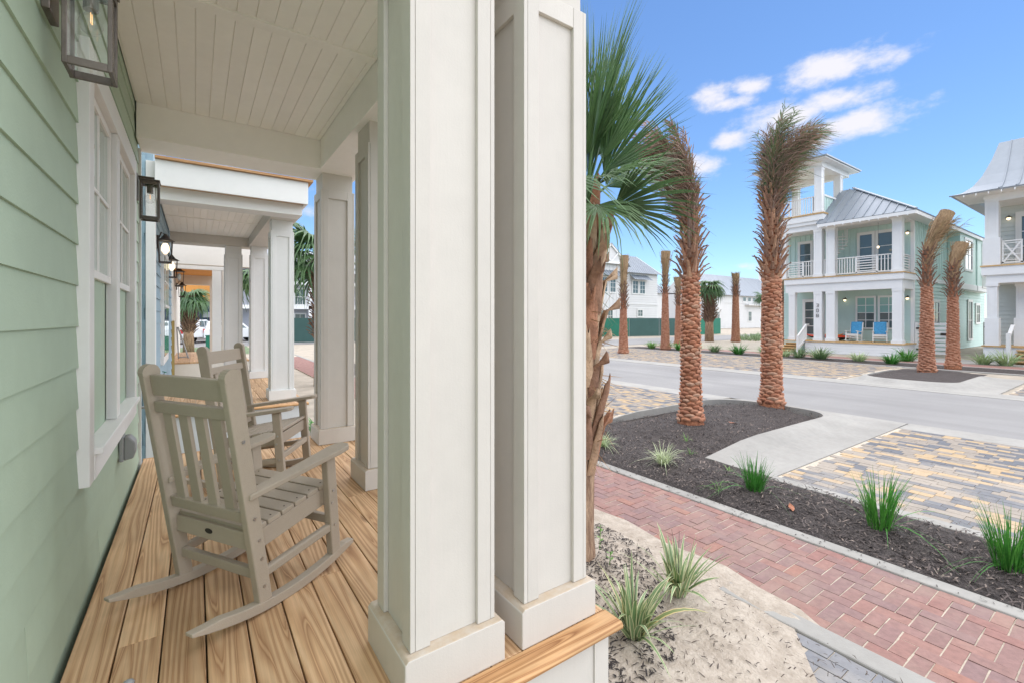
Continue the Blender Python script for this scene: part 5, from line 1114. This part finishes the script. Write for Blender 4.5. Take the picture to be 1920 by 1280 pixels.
box('body', 'grey_paint', rh, XW + .02, 44, -4, 4.86, G, 6.9); clad(rh, 'lap_siding', 'grey_paint', 'x', XW + .02, -4, 4.86, .04, 6.6, .2, .035); clad(rh, 'lap_siding', 'grey_paint', 'y', 4.86, XW, 44, G, 6.6, .2, .035)
fwin(rh, 'x', XW - .022, 3.0, 3.95, 3.95, 6.05, 2, 3, .2, 'window_glass', 'french_door'); fwin(rh, 'x', XW - .022, 3.35, 3.85, .35, 2.35, 1, 3, .22, 'window_glass', 'front_door')
railing(rh, (XF + .25, 4.36), (XF + .25, 3.72), 3.72, 4.78, 'x'); railing(rh, (XF + .25, 3.66), (XF + .25, 2.0), 3.72, 4.78, 'h')
steps(rh, XF - .06, XF, 1.8, 3.85, .04, 4); srr = part('stair_rail', rh); MB().bar((XF + .1, 4.0, .95), (XF - .9, 4.0, .45), .12, .08).bar((XF - .9, 4.0, -.6), (XF - .9, 4.0, .62), .14, .14).build('handrail', 'bright_white', srr); MB().bar((XF - .5, 4.0, -.5), (XF - .5, 4.0, .62), .05, .05).build('baluster', 'bright_white', srr)
prof = [(29.15, 7.02, 5.92), (29.75, 7.16, 5.62), (30.3, 7.5, 5.33), (30.85, 8.05, 5.1), (31.5, 8.9, 4.88), (32.1, 9.8, 4.72)]
rf = part('roof', rh)
ys_ = [None] + [4.3 - .52 * k for k in range(12)]
for k in range(len(ys_) - 1):
    m = MB(); n = len(prof); vs = []
    for (x, z, yl) in prof: a = yl if ys_[k] is None else ys_[k]; vs += [(x, a, z), (x, ys_[k + 1], z)]
    vs2 = [(p[0] + .02, p[1], p[2] - .05) for p in vs]; fs = [(2 * i, 2 * i + 2, 2 * i + 3, 2 * i + 1) for i in range(n - 1)] + [(2 * n + 2 * i + 1, 2 * n + 2 * i + 3, 2 * n + 2 * i + 2, 2 * n + 2 * i) for i in range(n - 1)] + [(0, 1, 2 * n + 1, 2 * n)] + [(2 * i, 2 * n + 2 * i, 2 * n + 2 * i + 2, 2 * i + 2) for i in range(n - 1)]
    m.add(vs + vs2, fs)
    for i in range(n - 1): m.bar((prof[i][0], ys_[k + 1], prof[i][1] + .02), (prof[i + 1][0], ys_[k + 1], prof[i + 1][1] + .02), .03, .06, (-.5, 0, 1))
    m.build('roof_panel', 'roof_metal', rf)
m = MB(); hv = [(p[0], p[2], p[1]) for p in prof]; bk = [(44, p[2], p[1]) for p in prof]; m.add(hv + bk, [(i, i + 1, i + 7, i + 6) for i in range(5)]); m.build('roof_side', 'roof_metal', rf)
box('soffit', 'house_white', rh, 29.3, XW, -4, 5.75, 6.952, 6.99); eb = MB()
for k in range(18): eb.box(29.16, 29.24, 5.4 - k * .4, 5.44 - k * .4, 6.86, 6.95)
eb.build('rafter_tails', 'house_white', rh, kind='stuff')
sconce('unlit wall light under the roof of the right-hand house', XW, 4.35, 6.0, 'x', .08)
# ------------------------------------------------------------------ white houses beyond the cross street
wh = thing('white_house', 'white gabled house with metal awnings behind the green fence', 'house', (44, 40, G))
YA = 40.0
box('body', 'white_siding', wh, 43.4, 52.0, YA + .02, 50, G, 7.3); clad(wh, 'lap_siding', 'white_siding', 'y', YA + .02, 44, 52.0, G, 7.2, .3, .06)
seam_roof(wh, (43, YA - .5, 7.25), (52.5, YA - .5, 7.25), (52.5, 44, 10.2), (43, 44, 10.2), 20)
fwin(wh, 'y', YA - .05, 46.9, 47.9, 4.6, 6.2, 2, 3, .14); fwin(wh, 'y', YA - .05, 48.3, 49.3, 4.6, 6.2, 2, 3, .14); fwin(wh, 'y', YA - .05, 47.9, 48.8, 1.6, 2.4, 2, 2, .14); box('belt', 'white_siding', wh, 43.4, 52.02, YA - .08, YA + .0, 3.1, 3.3)
seam_roof(wh, (46.3, YA - .9, 6.35), (50, YA - .9, 6.35), (49.9, YA, 7.0), (46.4, YA, 7.0), 8); 
box('gable_body', 'white_siding', wh, 38.0, 43.6, 38.52, 44, G, 8.4); batten(wh, 'white_siding', 'y', 38.52, 38, 43.6, G, 8.3, .6)
gp_ = (40.9, 38.2, 10.2); MB().add([(37.6, 38.2, 7.9), (43.9, 38.2, 7.9), gp_, (37.6, 44, 7.9), (43.9, 44, 7.9), (40.9, 44, 10.2)], [(0, 1, 2), (3, 5, 4)]).build('gable', 'white_siding', wh)
seam_roof(wh, (37.3, 38.0, 7.7), (37.3, 44, 7.7), (40.9, 44, 10.35), (40.9, 38.0, 10.35), 12); seam_roof(wh, (44.3, 44, 7.7), (44.3, 38.0, 7.7), (40.9, 38.0, 10.35), (40.9, 44, 10.35), 12)
gt = part('gable_truss', wh); MB().bar((37.7, 38.1, 7.95), (40.9, 38.1, 10.2), .12, .25).bar((43.8, 38.1, 7.95), (40.9, 38.1, 10.2), .12, .25).bar((38, 38.1, 8.0), (43.6, 38.1, 8.0), .13, .25).bar((40.9, 38.1, 8.1), (39.7, 38.1, 9.2), .1, .16).bar((40.9, 38.1, 8.1), (42.1, 38.1, 9.2), .1, .16).build('timber', 'bright_white', gt)
fwin(wh, 'y', 38.47, 39.7, 40.6, 4.5, 6.2, 2, 3, .14); fwin(wh, 'y', 38.47, 41.1, 42.0, 4.5, 6.2, 2, 3, .14); fwin(wh, 'y', 38.47, 39.4, 40.2, .2, 2.3, 2, 3, .14); fwin(wh, 'y', 38.47, 40.7, 41.5, .2, 2.3, 2, 3, .14)
seam_roof(wh, (39.0, 37.7, 6.4), (42.9, 37.7, 6.4), (42.9, 38.5, 7.1), (39.0, 38.5, 7.1), 8); seam_roof(wh, (42.5, 44, 9.6), (50, 44, 9.6), (48, 47, 12.6), (42.5, 47, 12.6), 14)
box('wing', 'white_siding', wh, 52.0, 57, 43, 50, G, 5.2); seam_roof(wh, (51.8, 42.6, 5.0), (57.6, 42.6, 5.0), (57.6, 46, 8.2), (51.8, 46, 8.2), 12); fwin(wh, 'y', 43, 53, 54, 3.4, 4.5, 2, 2, .14); fwin(wh, 'y', 43, 53, 54, .2, 2.3, 2, 3, .14)
lh = thing('white_house', 'long white house with a plain metal roof left of the mint house', 'house', (82, 52, G))
YB = 52.0
box('body', 'white_siding', lh, 82, 112, YB + .02, 62, G, 6.6); clad(lh, 'lap_siding', 'white_siding', 'y', YB + .02, 82, 112, G, 6.5, .35, .03)
MB().add([(82, YB + .02, 6.4), (82, 62, 6.4), (82, 57, 10.6)], [(0, 1, 2)]).build('gable', 'white_siding', lh)
seam_roof(lh, (81.2, YB - .6, 6.1), (112.5, YB - .6, 6.1), (112.5, 57, 10.9), (87.5, 57, 10.9), 44)
for a in (96.2, 98.2, 100.2, 102.2, 104.2): fwin(lh, 'y', YB - .02, a, a + 1.1, 5.0, 5.85, 2, 1, .15)
fwin(lh, 'y', YB - .02, 86, 87.2, .6, 2.6, 2, 2, .15); fwin(lh, 'y', YB - .02, 98.4, 99.6, .8, 2.8, 2, 2, .15); box('porch_roof', 'white_siding', lh, 97, 112, YB - .9, YB - .001, 4.1, 4.35); box('belt', 'white_siding', lh, 82, 112, YB - .09, YB - .01, 4.5, 4.75)
box('balcony', 'white_siding', lh, 81.4, 86.5, YB - 1.2, YB - .01, 3.1, 3.4); box('balcony_rail', 'white_siding', lh, 81.4, 86.5, YB - 1.2, YB - 1.12, 3.41, 4.4); MB().bar((82.3, YB - .05, 1.3), (82.3, YB - 1.1, 3.1), .14, .14).bar((86, YB - .05, 1.3), (86, YB - 1.1, 3.1), .14, .14).build('bracket', 'white_siding', lh)
# apartment tower on the skyline
at_ = thing('apartment_tower', 'distant white apartment tower just left of the mint house', 'tower', (318, 144, G)); box('body', 'house_white', at_, 312, 334, 138, 158, G, 38)
for k in range(9):
    for j in range(6): box('window', 'window_glass', at_, 311.9, 312.05, 139.5 + j * 3, 141.2 + j * 3, 10 + k * 3, 11.8 + k * 3)
# green windscreen fence
def screen(label, pts, z1=1.35):
    t = thing('screen_fence', label, 'fence', (pts[0][0], pts[0][1], G), 0, 'screened construction fences'); n = 0
    for p, q in zip(pts[:-1], pts[1:]):
        L = math.hypot(q[0] - p[0], q[1] - p[1]); k = max(1, round(L / 3.6))
        for i in range(k):
            a = Vector(p).lerp(Vector(q), i / k); b = Vector(p).lerp(Vector(q), (i + 1) / k); d = (b - a).normalized() * .04; n += 1
            MB().bar((a.x + d.x, a.y + d.y, (G + z1) / 2), (b.x - d.x, b.y - d.y, (G + z1) / 2), .02, z1 - G - .06).build('screen_panel', 'dark_mesh' if n in (2, 3, 4) else 'green_mesh', t)
            MB().tube([(a.x, a.y, G), (a.x, a.y, z1 + .05)], .035, 6).build('post', 'grey_plastic', t)
screen('green screened fence in front of the white gabled house', [(36.0, 35.0), (39.2, 33.9), (43.2, 33.0), (46.6, 32.4), (56, 33.2)])
screen('short green screened fence left of the long white house', [(52.5, 32.5), (58, 35.5)])
screen('green screened fence seen past the far porch column', [(3.5, 42), (16, 39)])
# grey building past the far column
gb = thing('grey_building', 'grey apartment building with porches behind the green fence past the far column', 'building', (8, 49, G)); box('body', 'grey_wall', gb, 2, 18, 50, 58, G, 6.2)
for z in (1.2, 3.6): box('porch_slab', 'house_white', gb, 2, 18, 48.6, 49.99, z + 1.0, z + 1.35)
for x in (4.5, 7.4, 9.2, 11.8, 14): box('porch_post', 'house_white', gb, x, x + .3, 48.6, 48.9, G, 6.0)
for x in (5.4, 8.2, 10.3, 12.6):
    for z in (2.7, .2): fwin(gb, 'y', 50, x, x + .9, z, z + 1.5, 2, 2, .12)
railing(gb, (4.5, 48.7), (14, 48.7), 2.55, 3.4, 'v', pitch=.4); seam_roof(gb, (2, 48.3, 5.9), (18, 48.3, 5.9), (18, 54, 8.6), (2, 54, 8.6), 20)
# ------------------------------------------------------------------ the blue house next door
bh = thing('blue_house', 'blue shingled house next door with a white-trimmed porch and lit lanterns', 'house', (-.45, 7.4, G))
bw = part('wall', bh)
box('body', 'blue_paint', bw, -3, -.45, 7.44, 12.6, G, 3.5)
rnd = random.Random(17)
for k in range(26):
    x = -1.0 + rnd.uniform(-.08, 0); z = G + k * .16
    while x < -.53:
        w_ = rnd.uniform(.09, .2); x1 = min(x + w_, -.523)
        if x1 - x > .03: MB().prism([(7.424 + rnd.uniform(-.003, .003), z + rnd.uniform(-.008, .008)), (7.412, z + .18), (7.44, z + .18), (7.44, z)], 'x', x + .002, x1 - .002).build('shingle', 'blue_paint', bw)
        x += w_
clad(bw, 'lap_siding', 'blue_paint', 'X', -.45, 7.5, 12.6, 0, 3.0, .17, .016)
box('corner_board', 'bright_white', bh, -.52, -.425, 7.38, 7.439, G, 3.26, .003); box('corner_board', 'bright_white', bh, -.452, -.423, 7.44, 7.53, G, 2.99, .003)
box('fascia', 'bright_white', bh, -.42, 1.36, 7.22, 7.26, 2.93, 3.25, .004); box('fascia', 'bright_white', bh, 1.32, 1.36, 7.261, 12.4, 2.93, 3.25, .004); box('soffit', 'trim_wood', bh, -.42, 1.319, 7.261, 7.39, 2.95, 2.965); box('roof_edge', 'trim_wood', bh, -.42, 1.42, 7.17, 12.4, 3.252, 3.285)
box('beam', 'bright_white', bh, -.42, 1.31, 7.392, 7.72, 2.79, 3.25, .004); box('beam', 'white_paint', bh, .93, 1.31, 7.721, 11.29, 2.79, 3.2, .004); box('beam', 'white_paint', bh, -.42, 1.31, 11.291, 11.7, 2.79, 3.2, .004)
pc = part('porch_ceiling', bh); box('backing', 'ceiling_paint', pc, -.43, .929, 7.73, 11.28, 2.99, 3.03); box('moulding', 'ceiling_paint', pc, -.42, .928, 9.5, 9.58, 2.968, 2.988)
for (a, b) in ((7.73, 9.5), (9.58, 11.28)):
    for k in range(14): x0 = -.42 + k * .0965; MB().prism([(x0 + .003, 2.98), (min(x0 + .0935, .929), 2.98), (min(x0 + .096, .929), 2.988), (x0 + .0005, 2.988)], 'y', a, b).build('ceiling_board', 'ceiling_paint', pc)
for (x, y) in ((.925, 7.88), (.47, 11.3), (.925, 11.02)): column(bh, x, y, top=2.79, mat='bright_white')
pd = part('porch_deck', bh)
for k in range(12): x0 = -.42 + k * .1405; MB().box(x0 + .0025, min(x0 + .138, 1.30), 7.48, 11.75, -.03, random.uniform(-.002, .0)).build('deck_board', 'deck_wood', pd)
MB().prism(bull(7.475, 7.38), 'x', -.42, 1.40).build('deck_nosing', 'trim_wood', pd); MB().prism(bull(1.305, 1.40), 'y', 7.476, 11.75).build('deck_nosing', 'deck_wood', pd)
box('skirt', 'bright_white', bh, -.44, 1.35, 7.42, 7.45, G - .1, -.036); box('skirt', 'bright_white', bh, 1.32, 1.35, 7.451, 11.7, G - .1, -.036)
w_ = part('window', bh); box('casing', 'bright_white', w_, -.449, -.40, 8.75, 10.25, .55, 2.35); box('pane', 'sage_glass', w_, -.40, -.394, 8.87, 9.45, .67, 2.23); box('pane', 'sage_glass', w_, -.40, -.394, 9.55, 10.13, .67, 2.23)
for y in (9.16, 9.84): box('muntin', 'bright_white', w_, -.394, -.386, y - .012, y + .012, 1.45, 2.23)
for y0 in (8.87, 9.55): box('muntin', 'bright_white', w_, -.394, -.385, y0, y0 + .58, 1.82, 1.845); box('meeting_rail', 'bright_white', w_, -.394, -.38, y0, y0 + .58, 1.43, 1.47)
tap((-.42, 8.45, .42), 'hose tap on the blue wall next door')
def carriage_lantern(label, p, wx, s=1.0, lit=True, group='black carriage lanterns along the porches'):
    x, y, z = p; t = thing('carriage_lantern', label, 'lantern', p, 0, group); h = .09 * s
    MB().tube([(wx, y, z + .13 * s), ((x + wx) / 2, y, z + .25 * s), (x, y, z + .21 * s)], .010, 6).build('arm', 'black_metal', t); box('backplate', 'black_metal', t, wx - .01, wx + .015, y - .05, y + .05, z + .02, z + .2 * s)
    MB().tube([(x, y, z + .23 * s), (x, y, z + .17 * s), (x, y, z + .13 * s)], [.012, .05 * s, .115 * s], 8).build('cap', 'black_metal', t)
    fr = part('cage', t)
    for sx in (-1, 1):
        for sy in (-1, 1): MB().bar((x + sx * h * .72, y + sy * h * .72, z - .16 * s), (x + sx * h * .85, y + sy * h * .85, z + .13 * s), .012, .012).build('bar', 'black_metal', fr)
    box('tray', 'black_metal', fr, x - h * .8, x + h * .8, y - h * .8, y + h * .8, z - .175 * s, z - .155 * s)
    MB().tube([(x, y, z + .1 * s), (x, y, z + .06 * s), (x, y, z), (x, y, z - .05 * s)], [.025, .045, .05, .015], 10).build('globe' if lit else 'bulb', 'lit_globe' if lit else 'blind', t, smooth=True)
carriage_lantern('lit black carriage lantern on the blue wall, nearer one', (-.345, 7.9, 2.19), -.43)
carriage_lantern('lit black carriage lantern on the blue wall, farther one', (-.361, 10.4, 2.18), -.43, 1.05)
# ------------------------------------------------------------------ third house: cream porch under construction
th_ = thing('cream_house', 'unfinished cream porch beyond the blue house with a bare timber ceiling', 'house', (-.5, 14, G))
box('wall', 'cream_paint', th_, -3, -.55, 14, 24, G, 3.6); box('header', 'cream_paint', th_, -.55, 1.3, 14.0, 14.3, 2.62, 3.4); box('jamb', 'bright_white', th_, .38, .60, 15.35, 15.5, .08, 2.62); box('jamb', 'cream_paint', th_, .62, .82, 15.35, 15.75, .08, 2.62); box('jamb', 'bright_white', th_, -.6, -.50, 15.35, 15.5, .08, 2.62)
box('header', 'bright_white', th_, -.6, .84, 15.34, 15.5, 2.621, 2.95); box('ceiling', 'orange_sheathing', th_, -.55, .6, 15.51, 19.6, 2.78, 2.82); box('header', 'cream_paint', th_, -.55, .72, 19.6, 19.9, 2.45, 2.9); box('jamb', 'cream_paint', th_, .42, .72, 19.6, 19.9, .08, 2.449)
dk = part('porch_deck', th_)
for k in range(13): MB().box(-.55 + k * .1405, -.55 + k * .1405 + .137, 15.2, 19.9, .04, .08).build('deck_board', 'deck_wood', dk)
box('skirt', 'cream_paint', th_, -.55, 1.27, 15.21, 15.24, G, .038)
o = box('timber_post', 'treated_wood', None, -.60, -.46, 14.9, 15.04, G, 1.2, .004); tag(o, 'greenish treated timber post standing at the edge of the third porch', 'post')
carriage_lantern('dark unlit lantern on the third porch, nearer one', (-.376, 15.6, 2.37), -.5, 1.35, False); carriage_lantern('dark unlit lantern on the third porch, farther one', (-.36, 18.0, 2.15), -.5, 1.2, False)
sh = thing('sawhorse', 'grey folding sawhorse leaning on the third porch', 'sawhorse', (-.35, 17, .08)); MB().bar((-.42, 16.8, .08), (-.47, 17.1, 1.0), .03, .03).bar((-.18, 16.8, .08), (-.44, 17.1, 1.0), .03, .03).build('leg', 'grey_plastic', sh); MB().bar((-.42, 16.8, .12), (-.18, 16.8, .12), .03, .03).build('stretcher', 'grey_plastic', sh)
# ------------------------------------------------------------------ parked vehicles and the site behind
def vehicle(name, label, cat, loc, rz, prof, win, w, mat, wheels, L, group='vehicles parked beyond the porches', extras=True):
    t = thing(name, label, cat, loc, rz, group); hw = w / 2; k = len(prof); t0 = MB()     # built at the origin, nose towards +x
    OFF[t.name] = (0, 0, 0)
    vs = [(p[0], -hw * p[2], p[1]) for p in prof] + [(p[0], hw * p[2], p[1]) for p in prof]
    t0.add(vs, [tuple(range(k)), tuple(reversed(range(k, 2 * k)))] + [(i, i + k, (i + 1) % k + k, (i + 1) % k) for i in range(k)]).build('body', mat, t, bevel=.05)
    for (q, nm) in win:
        for s in (-1, 1): MB().add([(p[0], s * (hw * p[2] + .012), p[1]) for p in q], [tuple(range(len(q)))]).build(nm, 'window_glass', t)
    for x in wheels:
        for s in (-1, 1):
            wl = MB().tube([(x, s * (hw - .2), .36), (x, s * (hw + .02), .36)], .36, 18).build('wheel', 'rubber', t); MB().tube([(x, s * (hw + .021), .36), (x, s * (hw + .03), .36)], .2, 12).build('rim', 'steel', wl)
    for s in (-1, 1):
        box('headlight', 'vinyl_white', t, L - .12, L + .015, s * hw * .8 - .18, s * hw * .8 + .16, .72, .9); box('tail_light', 'car_red', t, -.02, .1, s * hw * .85 - .1, s * hw * .85 + .1, .8, 1.1)
    box('bumper', 'grey_plastic', t, L - .05, L + .08, -hw * .9, hw * .9, .38, .62); box('bumper', 'grey_plastic', t, -.08, .05, -hw * .9, hw * .9, .38, .62); box('plate', 'blind', t, -.1, -.085, -.25, .25, .62, .76)
    return t
suv = [(0, .35, 1), (0, 1.0, 1), (.12, 1.1, .98), (.35, 1.75, .82), (2.7, 1.8, .82), (3.4, 1.15, .96), (4.55, 1.02, .97), (4.75, .75, .97), (4.75, .35, .97)]
suvw = [([(.42, 1.15, .95), (.55, 1.65, .84), (1.5, 1.7, .84), (1.5, 1.15, .95)], 'window'), ([(1.6, 1.15, .95), (1.6, 1.7, .84), (2.6, 1.7, .84), (3.2, 1.15, .95)], 'window')]
pick = [(0, .45, 1), (0, 1.15, 1), (1.9, 1.15, 1), (2.0, 1.2, .98), (2.2, 1.85, .82), (3.4, 1.88, .82), (4.0, 1.25, .96), (5.3, 1.12, .97), (5.5, .85, .97), (5.5, .45, .97)]
pickw = [([(2.15, 1.28, .95), (2.3, 1.76, .85), (2.8, 1.78, .85), (2.8, 1.28, .95)], 'window'), ([(2.9, 1.28, .95), (2.9, 1.78, .85), (3.35, 1.78, .85), (3.8, 1.28, .95)], 'window')]
vehicle('pickup_truck', 'white pickup truck with dark tyres behind the fan palm at the far porch end', 'truck', (-1.6, 43.5, G), math.radians(60), pick, pickw, 1.95, 'car_white', (.95, 4.4), 5.5)
vehicle('parked_car', 'white car with red tail light right of the fan palm trunk', 'car', (.35, 46.0, G), math.radians(12), suv, suvw, 1.85, 'car_white', (.9, 3.8), 4.75)
vehicle('parked_car', 'red car roof showing behind the white pickup', 'car', (-4.5, 53, G + .35), math.radians(5), suv, suvw, 1.85, 'car_red', (.9, 3.8), 4.75)
ob = thing('site_building', 'orange-sheathed building under construction seen through the farthest porch', 'building', (-6, 62, G)); box('wall', 'orange_sheathing', ob, -9, 6, 62, 72, 3.2, 9); box('lower_wall', 'dark_blue_panel', ob, -9, 6, 62.05, 72, G, 3.198)
for k in range(6):
    for j in range(3): box('panel', 'grey_wall' if (k + j) % 2 else 'dark_blue_panel', ob, -1.6 + k * 1.1, -.75 + k * 1.1, 61.9, 62.04, .5 + j * .9, 1.1 + j * .9)
fwin(ob, 'y', 62, -3.6, -1.9, 3.9, 5.0, 3, 1, .1)
hb = thing('utility_box', 'green utility box on the grass right of the fan palm', 'utility box', (.75, 36.5, G)); box('body', 'green_mesh', hb, .55, 1.05, 36.3, 36.8, G, .1, .02); box('lid', 'green_mesh', hb, .52, 1.08, 36.27, 36.83, .101, .16, .02)
yb = thing('yellow_bollard', 'yellow bollard left of the fan palm trunk', 'bollard', (-.95, 36, G)); MB().tube([(-.95, 36, G), (-.95, 36, 1.15), (-.95, 36, 1.3)], [.13, .13, .05], 12).build('post', 'hydrant_yellow', yb, smooth=True); MB().tube([(-.95, 36, .9), (-.95, 36, 1.0)], .136, 12).build('band', 'vinyl_white', yb)
sheet('lawn', 'lawn_grass' if 'lawn_grass' in MAT else 'shrub_leaf', -8, 3.0, 30, 38.5, G - .01); sheet('lot', 'asphalt', -20, 11, 38.6, 61, G - .012)
